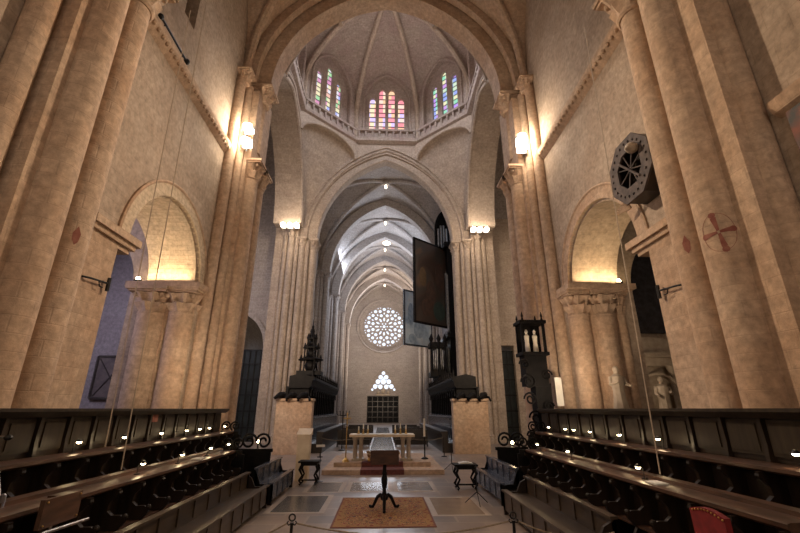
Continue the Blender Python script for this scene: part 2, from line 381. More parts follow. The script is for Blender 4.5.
# choir side walls with the tall arches into the aisles
def choir_wall(side, yc, y0):
    nm = 'wall_left' if side < 0 else 'wall_right'
    fn = (lambda u, z, d: (side * (7.2 + d), u, z))
    out = [(-12, 0), (yc - 2.7, 0), (yc - 2.7, 6.5), (yc - 2.3, 6.5)] + [(yc + u, z) for u, z in arch(2.3, 6.9, 2.3)] + [(yc + 2.3, 6.5), (yc + 2.5, 6.5), (yc + 2.5, 0)] + [(18.4, 0), (18.4, 27), (-12, 27)]
    struct(plate(nm, [out] + ([rect(11.05, 11.8, 15.7, 18.2)] if side < 0 else []), fn, 0, 1.9, S_WALL))
    # voussoir ring round the arch
    m = M(); m.band(lambda u, z, d: (side * (7.2 - d), yc + u, z), 2.3, 6.9, 2.3, .42, -.3, .045, 36)
    m2 = m.build('trim_1' if side < 0 else 'trim_2', S_FINE if side < 0 else S_NEAR); struct(m2)
    m = M(); m.tube([(side * 7.17, yc + u, z) for u, z in arch(2.3, 6.9, 2.3, 36, .46)], .06, 6)
    struct(m.build('trim_3' if side < 0 else 'trim_4', S_NEAR))
    # fine-jointed masonry lining of the vaulted passage
    m = M(); m.band(lambda u, z, d: (side * (7.3 + d), yc + u, z), 2.22, 6.9, 2.22, .1, 0, 1.78, 36)
    struct(m.build('trim_5' if side < 0 else 'trim_6', S_FINE if side < 0 else S_WALL))
    struct(plate('wall_aisle_arch_left' if side < 0 else 'wall_aisle_arch_right', [[(9.2, 0), (9.75, 0)] + [(12.2 + u, z) for u, z in arch(2.45, 6.9, 2.6)] + [(14.65, 0), (15.1, 0), (15.1, 14.6), (9.2, 14.6)]], lambda u, z, d: (side * u, yc + 2.45 + d, z), 0, .6, S_WALL))
    # string course at the foot of the clerestory, carved with little lozenges
    m = M()
    m.prism([(0, 13.15), (.16, 13.28), (.26, 13.45), (.26, 13.62), (0, 13.62)], lambda u, v, d: (side * (7.2 - u), d, v), 8.6, 16.2)
    y = 8.7
    while y < 16: m.ball((side * 7.0, y, 13.36), .1, (.8, .8, .9), 6); y += .26
    struct(m.build('trim_7' if side < 0 else 'trim_8', S_NEAR))
    # impost on the near jamb
    m = M()
    for k, (p, z0, z1) in enumerate([(.10, 6.45, 6.58), (.22, 6.58, 6.72), (.34, 6.72, 6.92)]):
        x0, x1 = sorted((side * (7.2 - p * .7), side * 9.1)); m.box(x0, x1, yc - 3.9, yc - 2.3 + p, z0, z1)
    struct(m.build('trim_9' if side < 0 else 'trim_10', S_NEAR, smooth=False))
choir_wall(-1, 13.15, 0); choir_wall(1, 12.75, 0)
# dark clerestory openings and the pole below them
for s in (-1,):
    struct(M().box(*sorted((s * 8.2, s * 8.3)), 10.8, 12.1, 15.5, 18.4).build('window_1', noisy('dark_leaded_glass', (.02, .02, .025), (.04, .04, .05), 5, .2)))

# ------------------------------------------------------------------ piers
def capital_mesh(cx, cy, r, z0, z1, mat=None, parent=None, leaves=8):
    m = M(); h = z1 - z0
    prof = [(r * 1.0, z0 - .02), (r * 1.12, z0 + .03 * h), (r * 1.12, z0 + .08 * h), (r * 1.02, z0 + .1 * h), (r * 1.12, z0 + .25 * h), (r * 1.3, z0 + .42 * h), (r * 1.12, z0 + .46 * h), (r * 1.3, z0 + .62 * h), (r * 1.55, z0 + .76 * h), (r * 1.3, z0 + .8 * h)]
    m.lathe(cx, cy, prof, 40, lambda k, a: 1 + (.13 * math.cos(leaves * a + (PI if k in (6, 7, 8) else 0)) + .03 * math.cos(3 * leaves * a)) * (1 if 3 < k < 9 else 0))
    for i in range(4):
        a = PI / 4 + i * PI / 2; m.ball((cx + r * 1.42 * math.cos(a), cy + r * 1.45 * math.sin(a), z0 + .72 * h), r * .26, (1, 1, 1), 8)
    q = r * 1.5; ab = M()
    ab.box(cx - q, cx + q, cy - q, cy + q, z0 + .8 * h, z0 + .88 * h); q = r * 1.65
    ab.box(cx - q, cx + q, cy - q, cy + q, z0 + .88 * h, z1)
    if mat is not None:
        c = m.build('capital', mat, parent); ab.build('abacus', mat, c, smooth=False)
    return m
def pier(name, label, bodies, shafts, caps, mat=None, bases=True, group=None, cat='pier'):
    mat = mat or S_NEAR
    x = sum(s[0] for s in shafts) / len(shafts); y = sum(s[1] for s in shafts) / len(shafts)
    t = thing(name, label, cat, (x, y, 0), group)
    m = M()
    for b in bodies: m.box(*b)
    m.build('pier_core', mat, t, smooth=False)
    for (sx, sy, r, z0, z1) in shafts:
        m = M()
        k = max(1, int((z1 - z0) / 2)); prof = [(r, z0 + (z1 - z0) * i / k) for i in range(k + 1)]
        m.lathe(sx, sy, prof, 28 if r > .25 else 16); sh = m.build('shaft', mat, t)
        if bases and z0 < .6: M().lathe(sx, sy, [(r * 1.35, 0), (r * 1.35, .35), (r * 1.2, .42), (r * 1.25, .55), (r * 1.03, .62)], 20).build('shaft_base', mat, sh)
    for c in caps: capital_mesh(*c[:5], mat=mat, parent=t)
    return t
# great foreground piers
def fore_pier(s, label, yA, yB, yc, yD, rA, yj):
    bx = lambda a, b, y0, y1, z0, z1: (*sorted((s * a, s * b)), y0, y1, z0, z1)
    t = pier('clustered_pier', label,
             [bx(6.55, 7.35, yc, yA + .42, 0, 27), bx(7.1, 7.4, yD - .1, yc + .1, 0, 27), bx(7.05, 7.3, yA + .4, yA + .75, 0, 27), bx(7.12, 7.3, yA + .7, yj, 0, 6.45)],
             [(s * 6.5, yA, rA, 0, 12.2), (s * 6.5, yB, rA, 0, 20), (s * 7.02, yD, .25, 0, 26)],
             [(s * 6.5, yA, rA * 1.1, 12.1, 13.3)])
    M().box(*sorted((s * 6.25, s * 7.2)), yA - .3, yA + .42, 13.3, 20).build('pilaster', S_NEAR, t, smooth=False)
    return t
pL = fore_pier(-1, 'giant clustered stone pier with twin columns at the left foreground', 8.03, 7.28, 6.68, 6.42, .352, 10.45)
pR = fore_pier(1, 'giant clustered stone pier bearing a painted red cross at the right foreground', 7.78, 7.04, 6.2, 6.28, .36, 10.06)
# painted marks on the columns, laid on their curved faces
def on_column(cx, cy, r, phi0, pts, name, parent, mat=None):     # pts: (arc metres, z) polygon
    mat = mat or PAINT
    m = M()
    vs = []
    us = [p[0] for p in pts]
    n = len(pts)
    for rr in (r + .004, r + .010):
        for u, z in pts:
            a = phi0 + u / r; vs.append((cx + rr * math.cos(a), cy + rr * math.sin(a), z))
    fs = [tuple(range(n)), tuple(range(n, 2 * n))] + [(i, (i + 1) % n, n + (i + 1) % n, n + i) for i in range(n)]
    m.add(vs, fs); return m.build(name, mat, parent)
ph = math.radians(180 + 42.5)     # facing the camera
zc = 5.53
def quadarm(u0, z0, u1, z1, a, b):
    dx, dz = u1 - u0, z1 - z0; l = math.hypot(dx, dz); nx, nz = -dz / l, dx / l
    return [(u0 + nx * a, z0 + nz * a), (u1 + nx * b, z1 + nz * b), (u1 - nx * b, z1 - nz * b), (u0 - nx * a, z0 - nz * a)]
for (du, dz) in ((0, 1), (0, -1), (1, 0), (-1, 0)):
    c, sn = math.cos(.12), math.sin(.12); du, dz = du * c - dz * sn, du * sn + dz * c
    for q in range(5):
        t0, t1 = .02 + .036 * q, .02 + .036 * (q + 1); w0, w1 = .022 + .005 * q, .022 + .005 * (q + 1); e = 1.5 if dz * dz > .5 else 1
        on_column(6.5, 7.04, .36, ph, quadarm(du * t0 * e, zc + dz * t0 * e, du * t1 * e, zc + dz * t1 * e, w0, w1), 'painted_cross_arm', pR)
    e = 1.5 if dz * dz > .5 else 1; on_column(6.5, 7.04, .36, ph, [(du * .235 * e + .06 * math.cos(k * PI / 4), zc + dz * .235 * e + .06 * math.sin(k * PI / 4)) for k in range(8)], 'painted_cross_knob', pR)
ring = M(); pts = []
for k in range(37):
    a = 2 * PI * k / 36; u, z = .27 * math.cos(a), .38 * math.sin(a); al = ph + u / .36; pts.append((6.5 + .363 * math.cos(al), 7.04 + .363 * math.sin(al), zc + z))
ring.tube(pts, .004, 5); ring.build('painted_ring', PAINT, pR)
def diamond(cx, cy, r, phi, z, parent): on_column(cx, cy, r, phi, [(0, z + .2), (.07, z + .04), (.05, z - .13), (0, z - .2), (-.06, z - .1), (-.07, z + .04)], 'painted_mark', parent)
diamond(6.5, 7.78, .36, math.radians(180 - 12 + 45), 5.6, pR); diamond(-6.5, 8.03, .352, math.radians(-12 - 22), 5.7, pL)
# iron sconces on the near jambs
for s, y, z in ((-1, 9.45, 5.35), (1, 9.05, 5.2)):
    m = M(); m.tube([(s * 7.1, y, z), (s * 7.0, y + .15, z), (s * 7.0, y + .75, z + .05)], .025, 6)
    m.tube([(s * 7.0, y + .8, z - .14), (s * 7.0, y + .8, z + .2)], .05, 6); m.tube([(s * 7.0, y + .45, z), (s * 7.0, y + .5, z - .1), (s * 7.0, y + .62, z - .1)], .015, 5)
    tag(m.build('iron_bracket', IRON), 'black iron candle bracket fixed to the stone jamb of the %s arch' % ('left' if s < 0 else 'right'), 'bracket')

# crossing piers nearest the choir: twin columns, a ledge for the floods, a second tier
def near_pier(s, label):
    bx = lambda a, b, y0, y1, z0, z1: (*sorted((s * a, s * b)), y0, y1, z0, z1)
    t = pier('crossing_pier', label,
             [bx(6.45, 7.5, 16.55, 18.7, 0, 13.4), bx(6.95, 7.5, 16.15, 16.6, 0, 18), bx(6.3, 7.4, 16.6, 18.5, 13.3, 17.3), bx(6.4, 7.7, 18.4, 19.0, 0, 18)],
             [(s * 6.38, 17.15, .36, 0, 12.5), (s * 6.38, 18.05, .36, 0, 12.5), (s * 6.78, 16.5, .19, 0, 17.4), (s * 7.05, 16.05, .24, 0, 17.4), (s * 6.5, 17.5, .3, 14.2, 17.2)],
             [(s * 6.38, 17.15, .36, 12.5, 13.4), (s * 6.38, 18.05, .36, 12.5, 13.4), (s * 6.5, 17.5, .42, 17.1, 18.0), (s * 7.0, 16.2, .28, 17.3, 18.0)])
    return t
near_pier(-1, 'warm lit stone crossing pier at left, beyond the long stalls')
near_pier(1, 'warm lit stone crossing pier at right, behind the black iron lantern')
# jamb responds of the two aisle arches
for s, yj, cols, xe in ((-1, 15.6, ((7.72, .50), (8.82, .50)), 9.35), (1, 15.2, ((7.55, .40), (8.42, .42), (9.12, .2)), 9.25)):
    t = pier('jamb_column', 'cluster of attached columns with carved capitals under the %s side arch' % ('left' if s < 0 else 'right'),
             [(*sorted((s * 7.25, s * xe)), yj, yj + .4, 0, 6.9)],
             [(s * x, yj + (.1 if k else .2), r, 0, 5.85) for k, (x, r) in enumerate(cols)],
             [(s * x, yj + (.1 if k else .2), r * .92, 5.75, 6.75) for k, (x, r) in enumerate(cols)])
    M().box(*sorted((s * 6.92, s * (xe + .3))), yj - .6, yj + .5, 6.72, 6.92).build('abacus', S_NEAR, t, smooth=False)

# far crossing piers and nave piers
def cluster(s, y, zc, name, label, mat, wide=True):
    bx = lambda a, b, y0, y1, z0, z1: (*sorted((s * a, s * b)), y0, y1, z0, z1)
    sh = [(s * 6.2, y + .1, .28, 0, zc - .9), (s * 6.2, y + .75, .28, 0, zc - .9), (s * 6.65, y - .2, .17, 0, zc), (s * 7.05, y - .3, .26, 0, zc)]
    if wide: sh += [(s * 7.5, y - .45, .17, 0, 17), (s * 7.95, y - .5, .27, 0, 17), (s * 8.45, y - .35, .2, 0, 17), (s * 8.8, y - .1, .15, 0, 17)]
    caps = [(s * 6.2, y + .1, .28, zc - .9, zc), (s * 6.2, y + .75, .28, zc - .9, zc), (s * 7.05, y - .3, .28, zc - .75, zc)]
    if wide: caps += [(s * 7.95, y - .5, .3, 16.2, 17), (s * 8.5, y - .3, .2, 16.4, 17)]
    b = [bx(6.3, 7.6, y, y + 1.1, 0, zc)] + ([bx(6.9, 9.4, y - .2, y + 1, 0, 17.2)] if wide else [])
    return pier(name, label, b, sh, caps, mat)
cluster(-1, 33, 16.2, 'crossing_pier', 'tall clustered pier at the left of the nave entrance arch', S_NAVE)
cluster(1, 33, 16.2, 'crossing_pier', 'tall clustered pier at the right of the nave entrance arch, behind the organ door', S_NAVE)
NB = [33, 42.2, 51.4, 60.6, 69.8, 79]
for i, y in enumerate(NB[1:5]):
    for s in (-1, 1):
        cluster(s, y - .3, 16.2, 'nave_pier', 'grey clustered nave pier on the %s, %s beyond the crossing' % ('left' if s < 0 else 'right', ['first', 'second', 'third', 'fourth'][i]), S_GREY, False)

# ------------------------------------------------------------------ choir vault, triumphal arch, crossing
def gprof(s, w0, h):      # pointed profile normalised 0..1
    R = (w0 * w0 + h * h) / (2 * w0); x = abs(s) * w0; c = w0 - R
    return math.sqrt(max(0, R * R - (x - c) ** 2)) / h
def groin(name, w0, y0, y1, z0, h, mat, ribmat, n=24, ribs=True, kind='ceiling'):
    yc = (y0 + y1) / 2; l = (y1 - y0) / 2
    def z(a, b): return z0 + h * max(gprof(a, w0, h), gprof(b, w0, h))
    m = M(); m.grid(lambda u, v: ((2 * u - 1) * w0, yc + (2 * v - 1) * l, z(2 * u - 1, 2 * v - 1)), n, n)
    o = struct(m.build(name, mat, ang=50))
    if ribs:
        m = M()
        for sg in (-1, 1):
            pts = []
            for i in range(33):
                t = -1 + 2 * i / 32; pts.append((t * w0, yc + sg * t * l, z0 + h * gprof(t, w0, h) - .1))
            m.tube(pts, .2, 8)
        m.lathe(0, yc, [(.1, z0 + h - .5), (.38, z0 + h - .45), (.45, z0 + h - .3), (.4, z0 + h - .1)], 16)
        m.build('rib', ribmat, o)
    return o
groin('ceiling_choir', 7.2, 5.6, 16.6, 18, 7.8, S_NEAR, S_NEAR)
groin('ceiling_presbytery', 7.2, -10, 5.6, 18, 7.8, S_NEAR, S_NEAR)
A = PY(17.5)
def arch_wall(name, fn, W, zt, w0, zs, h, d0, d1, mat, zb=0):
    out = [(-W, zb), (-w0, zb)] + arch(w0, zs, h) + [(w0, zb), (W, zb), (W, zt), (-W, zt)]
    return struct(plate(name, [out], fn, d0, d1, mat))
arch_wall('wall_chancel_arch', PY(17.4), 7.7, 27, 6.95, 18, 7.5, -.8, 1.0, S_NEAR, 13.4)
struct(M().band(PY(17.4), 5.95, 18, 6.95, 1.05, -.35, .75, 40).build('trim_11', S_NEAR))
struct(M().band(PY(16.75), 6.6, 18, 7.6, .35, -.2, .2, 40).build('trim_12', S_NEAR))
# east-west walls of the crossing
arch_wall('wall_nave_arch', PY(33), 8.9, 27, 6.75, 16.2, 8.9, 0, 1.2, S_NAVE, 0)
m = M().band(PY(33), 5.9, 16.2, 8.2, .9, .15, .95, 44); struct(m.build('trim_13', S_NAVE))
m = M()
for off, r, d in ((.98, .13, -.02), (1.3, .10, -.04), (.1, .12, .12)): m.tube([(u, 33 + d, z) for u, z in arch(5.9, 16.2, 8.2, 44, off)], r, 8)
struct(m.build('trim_14', S_NAVE))
for s, nm in ((-1, 'wall_transept_left'), (1, 'wall_transept_right')):
    fn = lambda u, z, d: (s * (7.22 + d), 25.4 + u, z)
    out = [(-7.6, 17.2)] + arch(6.3, 17.2, 8.2) + [(7.6, 17.2), (7.6, 26.4), (-7.6, 26.4)]
    struct(plate(nm, [out], fn, 0, 2.2, S_NAVE))
    m = M()
    for off, r, d in ((.1, .16, -.02), (.5, .13, -.08), (.85, .10, -.05)): m.tube([(s * (7.22 + d), 25.4 + u, z) for u, z in arch(6.3, 17.2, 8.2, 40, off)], r, 8)
    struct(m.build('trim_15' if s < 0 else 'trim_16', S_NAVE))
    # transept beyond: west wall with a dark chapel arch, and its vault
    fx = lambda u, z, d: (s * (8.9 + u), 34 + d, z)
    if s < 0: hole = [(u + 2.6, z) for u, z in [(-1.7, .02)] + arch(1.7, 7.2, 2.6) + [(1.7, .02)]]
    else: hole = rect(.15, 1.9, .02, 7.4)
    struct(plate('wall_transept_west_left' if s < 0 else 'wall_transept_west_right', [rect(0, 11.1, 0, 27), hole], fx, 0, .8, S_GREY if s < 0 else S_NAVE))
    m = M(); m.grid(lambda u, v: (s * (8.9 + 11.1 * v), 25.4 - 8.6 * math.cos(PI * u), 19 + 8 * math.sin(PI * u)), 20, 4)
    struct(m.build('ceiling_transept_left' if s < 0 else 'ceiling_transept_right', S_GREY))
m = M(); m.band(PY(34, -11.5), 1.7, 7.2, 2.6, .35, -.12, .3); struct(m.build('trim_17', S_GREY))

# octagonal drum and dome
YC = 25.75; RI = 7.2; T8 = math.tan(PI / 8)
def facet(k):           # mapping of facet k: k=0 faces the camera from the far side
    a = PI / 2 - k * PI / 4
    nx, ny = math.cos(a), math.sin(a); tx, ty = ny, -nx
    return lambda u, z, d: (nx * (RI + d) + tx * u, YC + ny * (RI + d) + ty * u, z)
HS = RI * T8
for k in range(8):
    fn = facet(k)
    zt = 36
    # wall of the drum with a deep pointed window recess
    out = rect(-HS, HS, 26.2, zt)
    hole = doorway(0, 2.2, 27.7, 31.0, 3.3)
    struct(plate('wall_drum_%s' % ['west', 'northwest', 'north', 'northeast', 'east', 'southeast', 'south', 'southwest'][k], [out, hole], fn, 0, .9, S_DOME))
    wt = struct(thing('window_%d' % (k + 3), '', '')); del wt['label']; del wt['category']
    xs = ([(-1.42, 31.9), (-.47, 33.0), (.47, 33.0), (1.42, 31.9)] if k % 2 == 0 else [(-1.15, 32.2), (0, 33.3), (1.15, 32.2)])
    loops = [doorway(0, 2.35, 27.6, 31.0, 3.5)]
    for x, zz in xs: loops.append(doorway(x, .31, 28.0, zz - .4, .4, 8))
    plate('tracery', loops, fn, .45, .7, S_DOME, wt)
    g = M().prism(rect(-2.2, 2.2, 27.6, 34.2), fn, .74, .78).build('glass', [GL_WARM, GL_MIX2, GL_MIX, GL_MIX, GL_MIX, GL_MIX, GL_MIX, GL_MIX][k], wt, smooth=False)
    # glass needs its own flat coordinates
    uvl = g.data.uv_layers[0]
    a = PI / 2 - k * PI / 4; tx, ty = math.sin(a), -math.cos(a)
    for l in g.data.loops:
        co = g.data.vertices[l.vertex_index].co; uvl.data[l.index].uv = (co.x * tx + (co.y - YC) * ty + 10.05, co.z)
    # gallery ledge with little arcade
    m = M()
    m.prism([(-.0, 26.1), (-.35, 26.3), (-.42, 26.6), (0, 26.6)], lambda u, v, d: fn(d, v, u), -HS, HS)
    m.prism([(-.0, 27.4), (-.28, 27.45), (-.28, 27.65), (0, 27.65)], lambda u, v, d: fn(d, v, u), -HS, HS)
    for i in range(9):
        u = -HS + .35 + i * (2 * HS - .7) / 8; p = fn(u, 0, -.16); m.lathe(p[0], p[1], [(.1, 26.6), (.07, 26.9), (.12, 27.4)], 8)
    struct(m.build('trim_%d' % (20 + k), S_DOME))
    # moulding round the recess
    m = M(); m.tube([fn(u, z, -.03) for u, z in doorway(0, 2.25, 27.7, 31.0, 3.35)], .12, 6)
    struct(m.build('trim_%d' % (30 + k), S_DOME))
    # dome web
    ap = Vector((0, YC, 36.6))
    lun = arch(HS, 30.4, 4.2, 20)
    def web(u, v):
        i = u * (len(lun) - 1); j = min(int(i), len(lun) - 2); t = i - j
        pu = lun[j][0] * (1 - t) + lun[j + 1][0] * t; pz = lun[j][1] * (1 - t) + lun[j + 1][1] * t
        p = Vector(fn(pu, pz, 0)); mid = (p + ap) / 2 + Vector((0, 0, .9 + .25 * (34.6 - pz)))
        mid += (Vector((p.x, p.y, 0)) - Vector((0, YC, 0))) * .09 * (34.8 - pz) * .5
        q = p * (1 - v) ** 2 + mid * 2 * v * (1 - v) + ap * v * v
        return tuple(q)
    struct(M().grid(web, 20, 14).build('ceiling_dome_%s' % ['west', 'northwest', 'north', 'northeast', 'east', 'southeast', 'south', 'southwest'][k], S_DOME, ang=60))
    # rib on the corner
    pts = [fn(HS, 26.6, -.05), fn(HS, 28.7, -.05), fn(HS, 30, -.05)] + [Vector(web(1, i / 12)) - Vector((0, 0, .08)) for i in range(1, 12)]
    struct(M().tube(pts, .24, 8).build('trim_%d' % (40 + k), S_NAVE))
struct(M().lathe(0, YC, [(.2, 35.9), (.9, 36.1), (1.0, 36.4), (.6, 36.7)], 16).build('trim_50', S_NAVE))
# squinches: arch across each corner and the hollow behind it
for k in (1, 3, 5, 7):
    fn = facet(k); L = 3.12
    EL = lambda w_, z0_, h_: [(-w_ * math.cos(PI * i / 20), z0_ + h_ * math.sin(PI * i / 20)) for i in range(21)]
    out = [(-HS - .2, 24.3)] + EL(HS * .98, 24.3, 1.5) + [(HS + .2, 24.3), (HS + .3, 26.3), (-HS - .3, 26.3)]
    struct(plate('wall_squinch_%s' % {1: 'northwest', 3: 'northeast', 5: 'southeast', 7: 'southwest'}[k], [out], fn, -.15, .35, S_NAVE))
    struct(M().tube([fn(u, z, -.2) for u, z in EL(HS, 24.3, 1.55)], .13, 8).build('trim_%d' % (51 + k), S_NAVE))
    a = PI / 2 - k * PI / 4; corner = Vector((7.2 * (1 if math.cos(a) > 0 else -1), YC + 7.2 * (1 if math.sin(a) > 0 else -1), 19.0))
    ar = EL(HS * .98, 24.3, 1.5)
    def hol(u, v):
        i = u * 20; j = min(int(i), 19); t = i - j
        p = Vector(fn(ar[j][0] * (1 - t) + ar[j + 1][0] * t, ar[j][1] * (1 - t) + ar[j + 1][1] * t, .2)); return tuple(p * (1 - v) + corner * v + Vector((0, 0, 1.8 * v * (1 - v))))
    struct(M().grid(hol, 20, 6).build('ceiling_squinch_%s' % {1: 'northwest', 3: 'northeast', 5: 'southeast', 7: 'southwest'}[k], S_NAVE))
m = M()
for sx in (-1, 1):
    for sy in (-1, 1): m.box(*sorted((sx * 7.6, sx * 9)), *sorted((YC + sy * 7.5, YC + sy * 8.8)), 26.9, 27.3)
struct(plate('ceiling_crossing', [rect(-10, 10, 16.6, 34.2), [(facet(k)(HS, 0, .02)[0], facet(k)(HS, 0, .02)[1]) for k in range(8)]], lambda u, v, d: (u, v, d), 26.2, 26.5, S_NAVE))

# ------------------------------------------------------------------ nave
for i in range(5):
    y0, y1 = NB[i], NB[i + 1]
    groin('ceiling_nave_%s' % ['first', 'second', 'third', 'fourth', 'fifth'][i], 7.2, y0 + .6, y1 + .3, 16.2, 9.0, S_GREY, S_GREY, 20)
    if i < 4: struct(M().band(PY(y1), 5.9, 16.2, 8.2, .95, -.15, .85, 40).build('trim_%d' % (60 + i), S_GREY))
for s, nm in ((-1, 'wall_nave_left'), (1, 'wall_nave_right')):
    loops = [rect(33.6, 79.2, 0, 26)]
    outer = [(33.6, 0)]
    for i in range(5):
        yc = (NB[i] + NB[i + 1]) / 2 + .4
        outer += [(yc - 3.2, 0)] + [(yc + u, z) for u, z in arch(3.2, 7.5, 4.2)] + [(yc + 3.2, 0)]
    outer += [(79.2, 0), (79.2, 26), (33.6, 26)]
    loops = [outer] + [doorway((NB[i] + NB[i + 1]) / 2 + .4, 1.5, 15.5, 20, 2.2) for i in range(5)]
    struct(plate(nm, loops, lambda u, z, d: (s * (7.2 + d), u, z), 0, 1.0, S_GREY))
    for i in range(5):
        yc = (NB[i] + NB[i + 1]) / 2 + .4
        struct(M().box(*sorted((s * 7.9, s * 7.95)), yc - 1.6, yc + 1.6, 15.3, 22.6).build('window_%d' % (11 + i + (5 if s > 0 else 0)), CLERG, smooth=False))
    struct(M().box(*sorted((s * 8.2, s * 14)), 34.8, 82, 13, 13.3).build('ceiling_aisle_left' if s < 0 else 'ceiling_aisle_right', S_GREY, smooth=False))
    struct(M().box(*sorted((s * 14, s * 14.4)), 34.8, 82, 0, 13.3).build('wall_aisle_left' if s < 0 else 'wall_aisle_right', S_GREY, smooth=False))
# west wall, rose and pointed window, door
WY = 79
sp = doorway(0, 2.35, 5.55, 5.8, 3.7, 20)
struct(plate('wall_west', [rect(-14, 14, 0, 27), circ(0, 17.7, 5.15, 48), sp, rect(-2.95, 2.85, .02, 4.7)], PY(WY), 0, .4, S_GREY))
m = M(); n = 48
m.grid(lambda u, v: ((5.15 - 1.1 * v) * math.cos(2 * PI * u), WY + .05 + 1.1 * v, 17.7 + (5.15 - 1.1 * v) * math.sin(2 * PI * u)), 48, 3)
struct(m.build('trim_70', S_GREY))
m = M()
for rr, tr in ((5.2, .16), (4.75, .1)): m.tube([(rr * math.cos(2 * PI * i / 48), WY + (0 if rr > 5 else .4), 17.7 + rr * math.sin(2 * PI * i / 48)) for i in range(49)], tr, 6)
struct(m.build('trim_71', S_GREY))
rose = struct(thing('window_21', '', '')); del rose['label']; del rose['category']
R0 = 4.1; hl = [circ(0, 0, R0 + .05, 64)]
hl.append(circ(0, 0, .3, 12))
for i in range(6): a = PI / 3 * i; hl.append(circ(.62 * math.cos(a), .62 * math.sin(a), .16, 8))
for i in range(12):
    a = 2 * PI * i / 12
    hl.append(circ(1.42 * math.cos(a), 1.42 * math.sin(a), .40, 12, .19, a))
    hl.append(circ(2.25 * math.cos(a + PI / 12), 2.25 * math.sin(a + PI / 12), .32, 12))
    hl.append(circ(2.62 * math.cos(a), 2.62 * math.sin(a), .24, 10, .15, a))
    hl.append(circ(3.12 * math.cos(a + PI / 12), 3.12 * math.sin(a + PI / 12), .31, 12, .31, a))
    hl.append(circ(3.45 * math.cos(a), 3.45 * math.sin(a), .34, 12, .34, a))
    for q in (-1, 1): hl.append(circ(3.8 * math.cos(a + PI / 12 + q * .065), 3.8 * math.sin(a + PI / 12 + q * .065), .13, 8))
plate('tracery', hl, lambda u, z, d: (u, WY + 1.0 + d, 17.7 + z), 0, .2, S_GREY, rose)
M().prism(circ(0, 17.7, 4.2, 48), lambda u, v, d: (u, WY + 1.3 + d, v), 0, .05).build('glass', ROSEG, rose)
pw = struct(thing('window_22', '', '')); del pw['label']; del pw['category']
hl = [doorway(0, 2.4, 5.5, 5.8, 3.75, 20)]
for (x, z, r) in [(0, 8.75, .34), (-.5, 8.0, .42), (.5, 8.0, .42), (-1.0, 7.2, .44), (0, 7.2, .50), (1.0, 7.2, .44), (-1.5, 6.35, .42), (-.55, 6.3, .42), (.55, 6.3, .42), (1.5, 6.35, .42), (-2.03, 5.8, .22), (2.03, 5.8, .22), (0, 7.85, .13), (-.52, 7.4, .1), (.52, 7.4, .1), (-1.0, 6.55, .1), (1.0, 6.55, .1)]: hl.append(circ(x, z, r, 12))
plate('tracery', hl, PY(WY), .15, .3, S_GREY, pw)
M().prism(rect(-2.4, 2.4, 5.5, 9.6), lambda u, v, d: (u, WY + .36 + d, v), 0, .03).build('glass', ROSEG, pw)
m = M().ball((0, WY - .3, 5.6), .5, (.8, .6, 1.1), 10); m.box(-1.3, 1.3, WY - .35, WY + .2, 4.75, 5.0)
m.ball((-.9, WY - .2, 5.3), .28, (1, .7, 1.2)); m.ball((.9, WY - .2, 5.3), .28, (1, .7, 1.2))
tag(m.build('carved_relief', S_MARB), 'small pale carved group of figures on the ledge above the far door', 'sculpture')
dr = struct(M().box(-2.95, 2.85, WY + .2, WY + .35, 0, 4.7).build('door_1', BLACKW, smooth=False))
m = M()
for i in range(7): x = -2.9 + i * .95; m.box(x - .06, x + .06, WY + .12, WY + .2, 0, 4.7)
for i in range(6): z = .1 + i * .9; m.box(-2.95, 2.85, WY + .13, WY + .2, z - .06, z + .06)
m.build('door_grid', WOOD, dr, smooth=False)

# vault lights at the bosses
for i, y in enumerate([38.1, 47.1, 56.3, 65.5, 74.7]):
    m = M().lathe(0, y, [(.1, 24.35), (.13, 24.4), (.1, 24.8)], 12)
    o = tag(m.build('vault_light', BOSSL), 'small round light at the crown of the nave vault, %s from the crossing' % ['first', 'second', 'third', 'fourth', 'fifth'][i], 'ceiling light', 'lights along the nave vault')
tag(M().lathe(.2, 54, [(.5, 24.55), (.55, 24.62), (.5, 24.8)], 20).build('ceiling_light', BOSSL), 'broad round glowing light on the second nave vault', 'ceiling light')

# ------------------------------------------------------------------ aisle chapels seen through the side arches
struct(M().box(-20, -9.8, 20, 20.4, 0, 15).build('wall_chapel_left', S_MAUVE, smooth=False))
struct(M().box(10.4, 20, 20.2, 20.6, 0, 15).build('wall_chapel_right', S_WALL, smooth=False))
struct(M().box(-20, -9.8, -12, 20.2, 14.6, 15).build('ceiling_chapel_left', S_MAUVE, smooth=False))
struct(M().box(9.8, 20, -12, 20.4, 14.6, 15).build('ceiling_chapel_right', S_WALL, smooth=False))
struct(M().box(-15.4, -15, -12, 20, 0, 14.7).build('wall_chapel_side_left', S_MAUVE, smooth=False))
struct(M().box(15.4, 15.8, -12, 20.3, 0, 14.7).build('wall_chapel_side_right', S_WALL, smooth=False))
t = thing('stone_plaque', 'dark square stone slab with crossed lines on the mauve aisle wall', 'plaque', (-12.5, 19.95, 2.9))
M().box(-13.2, -11.8, 19.88, 20, 2.85, 4.7).build('slab', noisy('dark_slate', (.10, .08, .08), (.16, .13, .12), 4, .7), t, smooth=False)
m = M(); m.tube([(-13.1, 19.86, 2.95), (-11.9, 19.86, 4.6)], .03, 5); m.tube([(-13.1, 19.86, 4.6), (-11.9, 19.86, 2.95)], .03, 5)
for a, b in (((-13.2, 2.85), (-11.8, 2.85)), ((-11.8, 2.85), (-11.8, 4.7)), ((-11.8, 4.7), (-13.2, 4.7)), ((-13.2, 4.7), (-13.2, 2.85))): m.tube([(a[0], 19.86, a[1]), (b[0], 19.86, b[1])], .06, 5)
m.build('frame', noisy('dark_frame', (.05, .04, .04), (.08, .07, .06), 4, .7), t)
AX = .55
